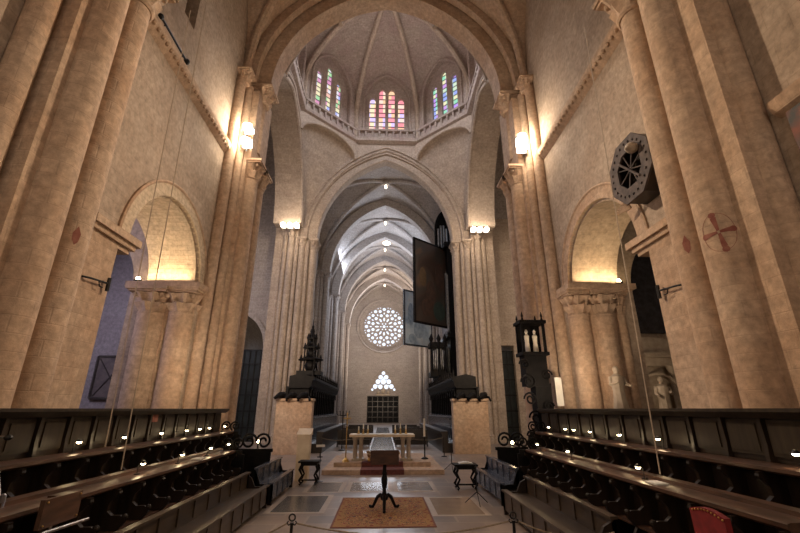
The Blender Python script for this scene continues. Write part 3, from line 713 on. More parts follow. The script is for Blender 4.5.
t = thing('marble_altarpiece', 'pale marble altarpiece with curved pediment and columns behind the right arch', 'altarpiece', (12.85, 19.6, 0))
m = M()
m.box(11.25, 14.55, 19.2, 20.2, 0, 1.2); m.box(11.35, 14.45, 19.5, 20.2, 4.35, 4.75); m.box(11.2, 14.6, 19.35, 20.2, 4.75, 4.95); m.box(11.45, 14.35, 19.9, 20.2, 1.2, 4.4)
pts = [(1.7 * math.cos(PI * i / 16), .75 * math.sin(PI * i / 16)) for i in range(17)]
m.prism(pts, lambda u, v, d: (12.9 + u, 19.5 + d, 4.95 + v), 0, .6)
m.band(lambda u, z, d: (12.9 + u, 19.4 + d, z), 1.0, 2.9, 1.0, .12, 0, .3, 16); m.build('altar_wall', S_MARB, t)
for x in (11.6, 12.05, 13.75, 14.2):
    M().lathe(x, 19.62, [(.2, 1.2), (.2, 1.35), (.14, 1.45), (.13, 3.9), (.15, 4.0), (.22, 4.35)], 14).build('column', S_MARB, t)
struct(M().box(11.4, 14.4, 20.1, 20.18, 6, 12).build('window_23', noisy('dark_chapel_glass', (.03, .03, .035), (.05, .05, .06), 4, .2)))
def statue(name, label, x, y, z0, h, mat, arm=1):
    t = M(); r = h * .13
    prof = [(r * 1.3, z0), (r * 1.35, z0 + .05 * h), (r * 1.05, z0 + .3 * h), (r * .9, z0 + .5 * h), (r * 1.15, z0 + .68 * h), (r * 1.1, z0 + .78 * h), (r * .4, z0 + .84 * h), (r * .38, z0 + .86 * h)]
    t.lathe(x, y, prof, 24, lambda k, a: (1 + .06 * math.cos(7 * a)) * (1 - .2 * abs(math.sin(a))) if k < 5 else (1 - .25 * abs(math.sin(a))))
    t.ball((x, y - .01, z0 + .925 * h), h * .07, (.85, .95, 1.15), 12)
    for sg in (-1, 1):
        t.tube([(x + sg * r * 1.0, y, z0 + .77 * h), (x + sg * r * 1.35, y - r * .3, z0 + .62 * h), (x + sg * r * (.5 if sg == arm else 1.6), y - r * 1.2, z0 + (.66 if sg == arm else .58) * h)], r * .3, 8, [r * .36, r * .3, r * .2])
    return tag(t.build(name, mat), label, 'statue')
statue('stone_statue', 'pale stone robed figure standing inside the marble altarpiece', 12.9, 19.3, 1.75, 2.1, S_MARB)
m = M().box(12.55, 13.25, 18.9, 19.5, 0, 1.75); tag(m.build('statue_plinth', S_MARB, smooth=False), 'square marble plinth under the robed figure of the altarpiece', 'plinth')
statue('stone_statue', 'weathered pale stone figure at the foot of the right arch columns', 8.0, 14.25, 2.2, 1.6, S_MARB, -1)
m = M().box(7.7, 8.3, 14.0, 14.5, 0, 2.2); tag(m.build('statue_plinth', S_NEAR, smooth=False), 'tall stone plinth under the weathered figure by the right arch', 'plinth')
t = thing('chapel_lamp', 'small bright lamp on a thin stand low in the right chapel', 'lamp', (11.0, 18.6, 0))
M().lathe(11.0, 18.6, [(.25, 0), (.25, .04), (.03, .1), (.03, 3.0)], 10).build('stand', IRON, t); M().lathe(11.0, 18.6, [(.12, 3.0), (.2, 3.1), (.16, 3.35), (.05, 3.4)], 12).build('shade', glow('soft_warm_shade', (1, .72, .42), 4), t)
point('chapel_lamp_light', (11.0, 18.3, 3.3), 60, WARM, .1)
# side bracket capital lit at the right arch
# warm uplights on the capitals of the side arches
for s, x, y in ((-1, 9.3, 15.15), (1, 9.0, 14.75)):
    t = thing('uplight', 'small bright uplight on the ledge under the %s side arch' % rn(s), 'lamp', (s * x, y, 6.92))
    M().box(s * x - .12, s * x + .12, y - .08, y + .08, 6.92, 7.0).build('housing', IRON, t, smooth=False); M().ball((s * x, y, 7.06), .08).build('bulb', LAMP_SM, t)
    area('uplight_strip', (s * 8.3, y - .02, 7.02), (s * 8.3, y - .35, 9), 1.7, .25, 42 if s < 0 else 46, (1, .74, .42))

# hexagonal wheel box on the right wall
t = thing('octagonal_bell_box', 'dark octagonal wooden box with openwork star face, high on the right wall', 'bell box', (7.0, 9.5, 8.55))
def octo(r, rot=PI / 8): return [(9.45 + r * math.cos(PI / 4 * i + rot), 8.6 + r * math.sin(PI / 4 * i + rot)) for i in range(8)]
GREYW = noisy('grey_weathered_wood', (.055, .042, .04), (.11, .085, .078), 5, .8)
plate('face_ring', [octo(.98), octo(.55)] + [circ(9.45 + .77 * math.cos(PI / 12 * i), 8.6 + .77 * math.sin(PI / 12 * i), .045, 6) for i in range(24)], lambda u, z, d: (6.62 + d, u, z), 0, .06, GREYW, t)
plate('drum', [octo(.95), octo(.86)], lambda u, z, d: (6.68 + d, u, z), 0, .55, WOOD, t)
M().prism(octo(.9), lambda u, v, d: (7.1 + d, u, v), 0, .05).build('back_board', WOOD, t)
m = M()
for i in range(4):
    a = PI / 8 + PI / 4 * i; m.tube([(6.68, 9.45 + .6 * math.cos(a), 8.6 + .6 * math.sin(a)), (6.68, 9.45 - .6 * math.cos(a), 8.6 - .6 * math.sin(a))], .02, 5)
m.tube([(6.6, 9.05, 8.15), (6.6, 9.8, 8.95)], .035, 6); m.build('spokes', GREYW, t)
m = M().ball((6.5, 9.0, 8.95), .17, (1, .9, .9), 10); m.ball((6.36, 8.95, 8.9), .08, (1, 1, .8), 8); m.build('carved_head', S_MARB, t)
m = M()
for i in range(7): a = i * .35; m.tube([(6.9, 10.1, 7.75), (6.75, 10.2 + .35 * math.cos(a), 7.75 + .18 * math.sin(a))], .03, 5)
m.build('carved_foliage', S_NEAR, t)
# pole on the left wall
m = M(); m.tube([(-7.0, 9.75, 13.85), (-7.0, 11.4, 13.85)], .035, 6); m.ball((-7.0, 9.7, 13.85), .09); m.ball((-7.0, 11.45, 13.85), .11)
m.tube([(-7.2, 10.0, 13.7), (-7.0, 10.0, 13.85)], .02, 5); m.tube([(-7.2, 11.2, 13.7), (-7.0, 11.2, 13.85)], .02, 5)
tag(m.build('banner_pole', IRON), 'short black pole with ball ends above the left string course', 'pole')
# framed fresco on the far right wall
t = thing('wall_fresco', 'red and grey mottled fresco under a stone moulding at the right edge', 'fresco', (7.15, 5.2, 6))
M().box(7.12, 7.22, 3.9, 5.75, 5.6, 7.4).build('panel', REDMOS, t, smooth=False)
m = M().prism([(0, 7.4), (.14, 7.48), (.2, 7.62), (.2, 7.72), (0, 7.72)], lambda u, v, d: (7.2 - u, d, v), 3.8, 5.9); m.build('moulding', S_NEAR, t)

# ------------------------------------------------------------------ flood lamps on the ledges
def flood(s, x, y, z, n, dx, dz, r, mat, label):
    t = thing('flood_lamp', label, 'lamp', (x, y, z))
    m = M(); m.tube([(x, y + .25, z - .5), (x, y + .25, z + .5 * dz * n)], .04, 6)
    m.build('mount', IRON, t)
    for i in range(n):
        px, pz = x + dx * (i - (n - 1) / 2), z + dz * (i - (n - 1) / 2)
        M().lathe(px, y, [(.02, pz - r * 1.3), (r, pz - r * .6), (r * 1.1, pz), (r, pz + r * .6), (.02, pz + r * 1.2)], 12).build('bulb', mat, t)
        M().box(px - r * 1.3, px + r * 1.3, y + r * 1.1, y + r * 1.3, pz - r * 1.2, pz + r * 1.2).build('reflector', STEEL, t, smooth=False)
    return t
flood(-1, -6.38, 15.95, 14.25, 2, 0, -.75, .19, LAMP_HOT, 'cluster of blazing white flood lamps on the left crossing pier')
flood(1, 6.35, 15.95, 14.2, 2, 0, -.5, .19, LAMP_HOT, 'cluster of blazing white flood lamps on the right crossing pier')
flood(-1, -7.95, 31.35, 16.85, 3, .55, 0, .18, LAMP_FAR, 'row of three white flood lamps on the far left pier capital')
flood(1, 8.0, 31.35, 16.75, 3, .55, 0, .18, LAMP_FAR, 'row of three white flood lamps on the far right pier capital')

# ------------------------------------------------------------------ choir stalls
SW = .68
def make_stall(label, grp):
    t = thing('choir_stall', label, 'choir stall', (0, 0, 0), grp)
    # local: x forward from back panel (0 .. .75), y 0..SW, z 0..1.05
    M().box(0, .05, .01, SW - .01, .0, 1.02).build('back_panel', WOOD, t, smooth=False)
    sd = [(0.0, 0), (.5, 0), (.52, .28), (.44, .42), (.56, .55), (.58, .62), (.50, .66), (.36, .66), (.28, .72), (.30, .84), (.40, .95), (.42, 1.02), (0, 1.02)]
    for y0 in (.0, SW - .035):
        m = M(); m.prism(sd, lambda u, v, d: (u, y0 + d, v), 0, .035); m.ball((.55, y0 + .0175, .63), .05, (1, .34, 1), 8); m.ball((.40, y0 + .0175, .97), .04, (1, .4, 1), 6)
        m.build('armrest', WOOD, t, smooth=False)
    m = M(); m.prism([(.05, .42), (.44, .42), (.47, .44), (.47, .46), (.05, .46)], lambda u, v, d: (u, d, v), .05, SW - .05); st = m.build('seat', WOOD2, t, smooth=False)
    m = M(); m.prism([(.06, 0), (.06 + .09, 0), (.10, .36), (.06, .38)], lambda u, v, d: (u, d, v), .2, SW - .2); m.ball((.17, SW / 2, .3), .09, (.7, 1.3, .8), 8); m.build('misericord', WOOD, st)
    return t
proto = None
def rowname(s): return 'left' if s < 0 else 'right'
for s in (-1, 1):
    n_up = 16 if s < 0 else 15
    for row, (xb, zf, n, y0) in {'upper': (5.6, .56, n_up, 4.75), 'lower': (4.55, .18, 12 if s < 0 else 12, 4.75)}.items():
        for i in range(n):
            lab = 'dark wooden choir stall, %s in the %s row of the %s side' % (ORD[i], row, rowname(s))
            if proto is None: o = proto = make_stall(lab, 'x')
            else: o = copy_tree(proto)
            o['label'] = lab; o['group'] = '%s row of choir stalls on the %s' % (row, rowname(s))
            yy = y0 + i * SW
            if s < 0: o.location = (-xb, yy, zf); o.rotation_euler.z = 0
            else: o.location = (xb, yy + SW, zf); o.rotation_euler.z = PI
        y1 = y0 + n * SW
        # shoulder rail along the row
        zr = zf + 1.02; m = M(); fx = lambda u, v, d: (s * (-1) * (-(xb)) - s * u, d, v)
        m.prism([(-.04, zr), (.34, zr), (.38, zr + .03), (.38, zr + .075), (.34, zr + .09), (-.04, zr + .09)], lambda u, v, d: (s * (xb - u), d, v), y0 - .05, y1 + .05)
        if row == 'lower': m.prism([(-.12, zr + .09), (-.12, zr + .15), (.02, zr + .14), (.02, zr + .09)], lambda u, v, d: (s * (xb - u), d, v), y0 - .05, y1 + .05)
        tag(m.build('shoulder_rail', WOOD2), 'long worn brown rail capping the %s row of stalls on the %s' % (row, rowname(s)), 'rail')
        # end panel with scrolls
        m = M(); m.box(*sorted((s * (xb + .06), s * (xb - .62))), y1, y1 + .07, 0, zf + 1.0)
        for q in range(2):
            cx = s * (xb - .12 - .3 * q); cz = zf + 1.28
            m.tube([(cx + (.03 + .015 * k / 2) * math.cos(k * .55), y1 + .035, cz + (.03 + .015 * k / 2) * math.sin(k * .55)) for k in range(20)], .028, 6)
        m.box(*sorted((s * (xb + .0), s * (xb - .55))), y1, y1 + .07, zf + 1.0, zf + 1.1)
        tag(m.build('stall_end', BLACKW), 'black carved scroll end closing the %s row of stalls on the %s' % (row, rowname(s)), 'stall end')
        if row == 'upper': Y1U = y1
    # platform under the upper row
    tag(M().box(*sorted((s * 4.62, s * 6.3)), 4.4, 15.7, 0, .56).build('stall_platform', WOOD, smooth=False), 'raised dark wooden platform under the upper stalls on the %s' % rowname(s), 'platform')
    tag(M().box(*sorted((s * 3.7, s * 4.6)), 4.4, 13.4, 0, .18).build('stall_platform', WOOD, smooth=False), 'low dark wooden step under the lower stalls on the %s' % rowname(s), 'platform')
    # tall panelling behind
    t = thing('wall_panelling', 'tall dark wood panelling behind the %s upper stalls' % rowname(s), 'panelling', (s * 5.75, 10, .56))
    pw_ = .68 if s < 0 else .76; npn = 16 if s < 0 else 14
    y = 4.75 + (.02 if s < 0 else .1)
    yend = 15.65 if s < 0 else 15.2
    M().box(*sorted((s * 5.72, s * 5.8)), 4.6, yend, .56, 2.3).build('backing', WOOD, t, smooth=False)
    for i in range(npn):
        m = M(); a, b = y + i * pw_, y + (i + 1) * pw_
        m.box(*sorted((s * 5.68, s * 5.72)), a + .07, b - .07, 1.75, 2.24); m.box(*sorted((s * 5.66, s * 5.72)), a + .12, b - .12, 1.8, 2.19); m.build('panel', WOODP, t, smooth=False)
        m = M(); m.prism([(0, 1.66), (.09, 1.66), (.07, 1.9), (.09, 2.3), (0, 2.3)], lambda u, v, d: (s * (5.72 - u), d, v), a - .035, a + .035); m.build('muntin', WOOD, t, smooth=False)
    m = M().prism([(-.1, 2.27), (.12, 2.27), (.2, 2.33), (.24, 2.36), (.24, 2.41), (-.1, 2.41)], lambda u, v, d: (s * (5.72 - u), d, v), 4.6, yend + .1); m.build('cornice', WOODP, t)
# book on a stall ledge and little red notice
tag(M().box(-5.66, -5.64, 10.95, 11.2, 2.1, 2.32).build('red_notice', PAINT, smooth=False), 'small orange red notice pinned on the left panelling', 'notice')

# pews with front boards
def make_pew(name, label, s, x0, x1, y0, y1, hb, hf, mat, cat='pew'):
    t = thing(name, label, cat, (s * (x0 + x1) / 2, (y0 + y1) / 2, 0))
    X = lambda a, b: sorted((s * a, s * b))
    m = M(); m.box(*X(x1, x1 - .05), y0, y1, .12, hb); n = max(3, int((y1 - y0) / .62)); dy = (y1 - y0) / n
    for i in range(n + 1): yy = min(max(y0 + i * dy, y0 + .03), y1 - .03); m.box(*X(x1 - .05, x1 - .075), yy - .03, yy + .03, .5, hb)
    bkr = m.build('backrest', mat, t, smooth=False)
    M().box(*X(x1 + .03, x1 - .1), y0 - .02, y1 + .02, hb, hb + .04).build('top_rail', mat, bkr, smooth=False)
    M().box(*X(x1, x0 + .12), y0, y1, .42, .46).build('seat', mat, t, smooth=False)
    m = M(); m.box(*X(x0 + .05, x0 + .02), y0, y1, .1, hf)
    for i in range(n + 1): yy = min(max(y0 + i * dy, y0 + .03), y1 - .03); m.box(*X(x0 + .02, x0), yy - .03, yy + .03, .1, hf)
    m.box(*X(x0 + .12, x0 - .02), y0 - .02, y1 + .02, hf, hf + .035); m.build('front_board', mat, t, smooth=False)
    for yy in (y0, y1 - .06):
        m = M(); m.prism([(0, 0), (0, hf), (.12, hf - .02), (.2, .5), (.35, .5), (.45, hb - .1), (x1 - x0, hb), (x1 - x0, 0), (x1 - x0 - .1, 0), (x1 - x0 - .12, .12), (.12, .12), (.1, 0)], lambda u, v, d: (s * (x0 + u), yy + d, v), 0, .06)
        m.build('end_panel', WOOD if mat is not SHEENW else BLACKW, t, smooth=False)
    return t
make_pew('choir_pew', 'long brown panelled pew in front of the left lower stalls', -1, 2.95, 3.55, 5.6, 12.1, .80, .50, PEWW)
make_pew('choir_pew', 'long brown panelled pew in front of the right lower stalls', 1, 2.95, 3.6, 7.1, 11.2, .80, .50, PEWW)
make_pew('choir_bench', 'short glossy bench with painted bluish sheen beside the left side table', -1, 2.92, 3.42, 12.4, 15.1, .86, .5, SHEENW, 'bench')
make_pew('choir_bench', 'short glossy bench with painted bluish sheen beside the right side table', 1, 3.15, 3.65, 12.1, 15.4, .86, .5, SHEENW, 'bench')

# reading lamps
def make_lamp():
    t = thing('reading_lamp', 'x', 'lamp', (0, 0, 0))
    M().lathe(0, 0, [(.05, 0), (.05, .012), (.012, .02)], 12).build('base', IRON, t)
    M().tube([(0, 0, .01), (0, 0, .14), (.02, 0, .18), (.06, 0, .2)], .008, 6).build('stem', IRON, t)
    M().lathe(.08, 0, [(.02, .225), (.055, .19), (.06, .18)], 12, cap=False).build('shade', IRON, t)
    M().ball((.08, 0, .175), .036, (1, 1.4, .75), 10).build('bulb', LAMP_SM, t.children[-1] if t.children[-1].name.startswith('shade') else t)
    return t
lampp = None
UPL = [8.05, 9.4, 10.9, 12.25, 13.1, 13.8, 15.1]; LOL = [8.35, 9.9, 11.45, 12.7]
UPR = [14.0, 12.7, 12.15, 11.2, 9.8, 8.42, 5.6]; LOR = [12.3, 10.3, 7.5]
for s, row, ys, x, z in ((-1, 'upper', UPL, 5.42, 1.675), (-1, 'lower', LOL, 4.4, 1.295), (1, 'upper', sorted(UPR), 5.42, 1.675), (1, 'lower', sorted(LOR), 4.4, 1.295)):
    for i, y in enumerate(ys):
        if lampp is None: o = lampp = make_lamp()
        else: o = copy_tree(lampp)
        o.location = (s * x, y, z); o.rotation_euler.z = 0 if s < 0 else PI
        o['label'] = 'small glowing reading lamp, %s along the %s rail on the %s' % (ORD[i], row, rowname(s)); o['group'] = 'reading lamps on the %s rail, %s' % (row, rowname(s))
        point('reading_lamp_light', (s * (x - .1), y, z + .13), 1.1 if row == 'upper' else .8, (1, .72, .4), .04)
for s, x, y, z in ((-1, 4.2, 14.4, 1.15), (-1, 4.25, 15.4, 1.35), (1, 4.3, 14.6, 1.35)):
    m = M(); m.lathe(s * x, y, [(.16, 0), (.16, .03), (.03, .08), (.025, z - .02)], 12)
    t = thing('standing_lamp', 'small standing lamp beyond the %s stalls, %s of the pier' % (rowname(s), 'left' if x > 4.22 else 'right') if s < 0 else 'small standing lamp beyond the right lower stalls', 'lamp', (s * x, y, 0))
    m.build('stand', IRON, t); M().ball((s * x, y, z), .05, (1, 1, 1), 10).build('bulb', LAMP_SM, t); point('standing_lamp_light', (s * (x - .15), y - .1, z + .1), 2, WARM, .05)

# books and sheets on the lower rails
for s, y, w_, mt, lb in ((-1, 6.3, .3, WOOD2, 'brown book lying on the left lower rail near the music board'), (1, 6.9, .3, PAPER, 'open paper sheet on the right lower rail'), (-1, 10.6, .28, PAPER, 'small paper booklet on the far part of the left lower rail')):
    tag(M().box(*sorted((s * 4.42, s * 4.22)), y, y + w_, 1.292, 1.315).build('prayer_book', mt, smooth=False), lb, 'book')

# music board and microphone at the lower left, red chair at the lower right
t = thing('music_stand', 'brown wooden music board on a stand at the lower left', 'music stand', (-3.72, 5.6, .0))
M().box(-3.75, -3.70, 5.26, 5.86, 1.16, 1.45).build('board', WOOD2, t, smooth=False)
m = M(); m.tube([(-3.78, 5.55, .18), (-3.78, 5.55, 1.3)], .02, 6); m.tube([(-3.62, 5.2, 1.14), (-3.62, 5.95, 1.12)], .018, 6); m.tube([(-3.78, 5.55, .05), (-3.5, 5.5, .0)], .02, 6); m.lathe(-3.78, 5.55, [(.18, 0), (.18, .03), (.02, .08), (.02, .2)], 12); m.build('stand', STEEL, t)
for b in ((-3.69, 5.3, 1.19), (-3.69, 5.3, 1.42), (-3.69, 5.82, 1.42), (-3.69, 5.82, 1.19)): M().ball(b, .012, n=6).build('stud', BRASS, t)
t = thing('microphone_stand', 'thin metal boom microphone stand at the far lower left', 'microphone stand', (-4.6, 5.75, 1.2))
m = M(); m.tube([(-4.55, 5.75, 1.3), (-4.75, 5.68, 2.0), (-4.72, 5.6, 2.08), (-4.6, 5.6, 2.08)], .012, 6); m.lathe(-4.55, 5.75, [(.03, 1.29), (.03, 1.42), (.012, 1.44)], 10); m.build('pole', STEEL, t)
M().lathe(-4.76, 5.67, [(.03, 1.78), (.035, 1.84), (.02, 1.9)], 10).build('clutch', noisy('green_plastic', (.05, .14, .08), (.06, .17, .1), 3, .4), t)
M().ball((-4.57, 5.6, 2.07), .035, (1.5, 1, 1), 10).build('microphone', IRON, t)
t = thing('upholstered_chair', 'red velvet chair with brass studs in front of the right stalls', 'chair', (3.8, 5.4, .18))
m = M(); bk = [(-.27 + .54 * k / 10, 1.32 + .05 * math.sin(PI * k / 10)) for k in range(11)]
m.prism([(-.27, .75)] + bk + [(.27, .75)], lambda u, v, d: (3.78 + d - .03 * (v - .75), 5.3 + u, v - .06), 0, .07); m.build('backrest', REDF, t)
M().box(3.3, 3.8, 5.03, 5.57, .56, .66).build('seat', REDF, t, smooth=False)
for x, y in ((3.33, 5.06), (3.33, 5.5), (3.8, 5.06), (3.8, 5.5)): M().box(x - .025, x + .025, y, y + .05, 0, .56 if x < 3.5 else 1.1).build('leg', WOOD, t, smooth=False)
for i in range(10):
    k = i; M().ball((3.755, 5.3 + bk[k][0] * .95, bk[k][1] - .08), .013, n=6).build('stud', BRASS, t)

# ------------------------------------------------------------------ middle of the choir
tag(M().box(-1.1, 1.19, 10.12, 13.25, 0, .015).build('carpet', CARPET, smooth=False), 'patterned amber and red carpet on the stone floor under the lectern', 'carpet')
t = thing('lectern', 'dark wooden lectern on a turned post with three scrolled feet on the carpet', 'lectern', (.06, 11.7, .015))
X0, Y0 = .06, 11.75
M().lathe(X0, Y0, [(.03, .2), (.09, .24), (.11, .3), (.06, .36), (.045, .45), (.075, .6), (.085, .7), (.05, .8), (.07, .84), (.05, .88), (.045, 1.1), (.06, 1.14)], 16).build('post', BLACKW, t)
for k in range(3):
    a = -PI / 2 + k * 2 * PI / 3 + .0; c, sn = math.cos(a), math.sin(a)
    M().tube([(X0 + r * c, Y0 + r * sn, z) for r, z in ((.03, .3), (.12, .33), (.2, .28), (.27, .15), (.33, .05), (.40, .045), (.44, .07))], .04, 8, [.05, .05, .045, .04, .035, .04, .025]).build('foot', BLACKW, t)
m = M(); m.prism([(0, 1.06), (.42, 1.02), (.42, 1.14), (.04, 1.40), (0, 1.40)], lambda u, v, d: (d, Y0 - .22 + u, v), X0 - .36, X0 + .36)
m.build('desk', LECTW, t, smooth=False); M().box(X0 - .38, X0 + .38, Y0 + .18, Y0 + .24, 1.12, 1.19).build('book_ledge', LECTW, t, smooth=False)
# platform
t = thing('altar_platform', 'two stepped pale stone platform carrying the altar', 'platform', (0, 20, 0))
M().box(-2.33, 2.42, 17.6, 23, 0, .17).build('step', S_NEAR, t, smooth=False); M().box(-1.98, 1.98, 18.5, 22.2, .17, .34).build('step', S_NEAR, t, smooth=False)
m = M(); m.box(-.85, .85, 17.57, 19.0, .17, .18); m.box(-.85, .85, 17.57, 17.6, .0, .18); m.box(-.85, .85, 18.47, 18.5, .17, .35); m.box(-.85, .85, 18.47, 19.0, .34, .35)
tag(m.build('carpet_runner', noisy('dark_red_runner', (.10, .03, .025), (.16, .05, .04), 9, .95), smooth=False), 'dark red runner over the altar platform steps', 'carpet')
# altar
t = thing('altar_table', 'pale stone altar table standing on the platform beyond the lectern', 'altar', (0, 19.4, .34))
M().box(-1.42, 1.37, 18.9, 19.95, 1.27, 1.37).build('table_top', PALEW, t, smooth=False)
for x in (-1.18, -.93, .88, 1.13):
    for y in (19.05, 19.75):
        M().lathe(x, y, [(.12, .34), (.12, .4), (.075, .46), (.07, 1.1), (.085, 1.13), (.12, 1.27)], 12).build('leg', S_MARB, t)
for x0, x1 in ((-1.3, -.8), (.77, 1.27)): M().box(x0, x1, 18.95, 19.9, .34, .42).build('foot', S_MARB, t, smooth=False)
tag(M().box(-1.1, 1.0, 19.0, 19.85, 1.372, 1.378).build('altar_cloth', PAPER, smooth=False), 'white cloth lying along the altar top', 'cloth')
for i, (x, h, lb) in enumerate(((-1.05, .22, 'leftmost brass candlestick on the altar'), (-.85, .3, 'second brass candlestick on the altar from the left'), (-.65, .26, 'third brass candlestick on the altar from the left'), (.55, .26, 'third brass candlestick on the altar from the right'), (.78, .32, 'second brass candlestick on the altar from the right'), (1.02, .28, 'rightmost brass candlestick on the altar'))):
    t = thing('candlestick', lb, 'candlestick', (x, 19.4, 1.38), 'brass candlesticks on the altar')
    M().lathe(x, 19.4, [(.07, 1.38), (.07, 1.4), (.025, 1.44), (.035, 1.48), (.02, 1.38 + h * .6), (.05, 1.38 + h * .7)], 12).build('stick', BRASS, t)
    M().lathe(x, 19.4, [(.026, 1.38 + h * .7), (.026, 1.38 + h * 1.35)], 10).build('candle', WAX, t)
# ornaments under the altar
for x, lb in ((-.55, 'left brass vase of flowers under the altar'), (.6, 'right brass vase of flowers under the altar')):
    t = thing('flower_vase', lb, 'vase', (x, 18.8, .34)); M().lathe(x, 18.75, [(.06, .34), (.08, .4), (.04, .5), (.09, .58), (.06, .62)], 12).build('vase', BRASS, t)
    m = M()
    for k in range(14): a = k * 2.4; m.ball((x + .1 * math.cos(a) * (k / 14) ** .5, 18.75 + .1 * math.sin(a) * (k / 14) ** .5, .66 + .06 * math.sin(k * 1.7)), .04, n=6)
    m.build('flowers', noisy('dry_flowers', (.25, .14, .06), (.45, .32, .2), 12, .9), t)
# processional cross left, tall candle right
t = thing('processional_cross', 'tall brass processional cross on a stand left of the altar', 'cross', (-1.5, 18.7, .34))
M().lathe(-1.52, 18.75, [(.16, .34), (.15, .38), (.03, .5), (.02, .8), (.04, .9), (.02, 1.0), (.018, 1.75)], 12).build('staff', BRASS, t)
m = M(); m.box(-1.545, -1.495, 18.73, 18.77, 1.75, 2.25); m.box(-1.68, -1.36, 18.73, 18.77, 2.0, 2.05); m.build('cross_head', BRASS, t)
t = thing('paschal_candle', 'tall white candle on a slender stand right of the altar', 'candle', (1.9, 19.6, .34))
M().lathe(1.85, 19.6, [(.16, .34), (.15, .38), (.03, .44), (.03, 1.2), (.09, 1.25)], 12).build('stand', IRON, t); M().lathe(1.85, 19.6, [(.045, 1.25), (.045, 2.0)], 12).build('candle', WAX, t)
# side tables
def side_table(x0, x1, y0, y1, label, h=.74):
    t = thing('side_table', label, 'table', ((x0 + x1) / 2, (y0 + y1) / 2, 0))
    M().box(x0, x1, y0, y1, h - .05, h).build('table_top', BLACKW, t, smooth=False)
    M().box(x0 + .08, x1 - .08, y0 + .06, y1 - .06, h - .14, h - .05).build('apron', BLACKW, t, smooth=False)
    for ix, x in enumerate((x0 + .1, x1 - .1)):
        for y in (y0 + .08, y1 - .08):
            sg = 1 if ix else -1
            M().tube([(x, y, h - .14), (x + sg * .05, y, h * .65), (x - sg * .05, y, h * .42), (x + sg * .04, y, h * .2), (x - sg * .02, y, .07), (x + sg * .03, y, .03)], .03, 8, [.04, .045, .03, .045, .03, .04]).build('leg', BLACKW, t)
    for z in (.12,): M().box(x0 + .06, x1 - .06, (y0 + y1) / 2 - .03, (y0 + y1) / 2 + .03, z, z + .04).build('stretcher', BLACKW, t, smooth=False)
    return t
side_table(-2.82, -2.12, 15.25, 15.8, 'small black table with twisted legs in front of the pale post at left')
side_table(2.28, 3.02, 14.15, 14.75, 'small black table with twisted legs holding an open book at right')
m = M(); m.prism([(-.22, .76), (-.02, .80), (0, .78), (.02, .80), (.22, .76), (.22, .745), (-.22, .745)], lambda u, v, d: (2.68 + u, 14.35 + d, v), 0, .32)
tag(m.build('open_book', PAPER), 'open white book on the right side table', 'book')
t = thing('ambo_post', 'pale square stone post standing behind the left side table', 'pedestal', (-2.86, 16.4, 0))
M().box(-3.08, -2.64, 16.2, 16.6, 0, 1.5).build('pedestal', PALEW, t, smooth=False)
m = M(); m.prism([(0, 1.5), (.44, 1.5), (.44, 1.72), (0, 1.53)], lambda u, v, d: (d, 16.18 + u, v), -3.12, -2.6); m.build('reading_top', PALEW, t, smooth=False)
t = thing('tablet_holder', 'small pale screen on a thin stand beside the pale post', 'screen', (-2.1, 16.1, 0))
M().box(-2.36, -2.06, 16.0, 16.03, 1.12, 1.2, .25).build('screen', PAPER, t, smooth=False); M().lathe(-2.2, 16.06, [(.14, 0), (.14, .02), (.012, .05), (.012, 1.14)], 8).build('stand', IRON, t)
# microphone stands
for x, y, h, lb in ((2.55, 12.3, .9, 'thin black microphone stand between the carpet and the right bench'), (2.85, 18.5, 2.0, 'tall thin lamp stand by the right stone screen'),):
    t = thing('thin_stand', lb, 'stand', (x, y, 0)); m = M(); m.tube([(x, y, .3), (x, y, h)], .015, 6)
    for k in range(3): a = k * 2 * PI / 3 + .5; m.tube([(x, y, .3), (x + .35 * math.cos(a), y + .35 * math.sin(a), .015)], .012, 5)
    m.build('pole', IRON, t); M().ball((x, y, h), .035, n=8).build('head', IRON, t)
# inlaid floor slabs
slabs = [(-2.75, -1.55, 11.6, 13.6, (.13, .115, .105), 'a'), (1.35, 2.5, 11.2, 13.2, (.34, .25, .18), 'b'), (-1.0, .2, 14.3, 15.9, (.19, .18, .18), 'c'), (.5, 1.6, 14.3, 15.9, (.21, .2, .2), 'd'), (-2.3, -1.35, 14.2, 15.9, (.2, .17, .15), 'e')]
for i, (x0, x1, y0, y1, c, k) in enumerate(slabs):
    fr = struct(plate('trim_%d' % (80 + i), [rect(x0 - .14, x1 + .14, y0 - .14, y1 + .14), rect(x0, x1, y0, y1)], lambda u, v, d: (u, v, d), .0005, .004, noisy('slab_border_' + k, (.33, .25, .19), (.38, .3, .23), 5, .45)))
    struct(M().box(x0, x1, y0, y1, .0005, .003).build('floor_slab_%s' % ['one', 'two', 'three', 'four', 'five'][i], noisy('slab_' + k, tuple(v * .85 for v in c), c, 3, .22, bump=.03), smooth=False))
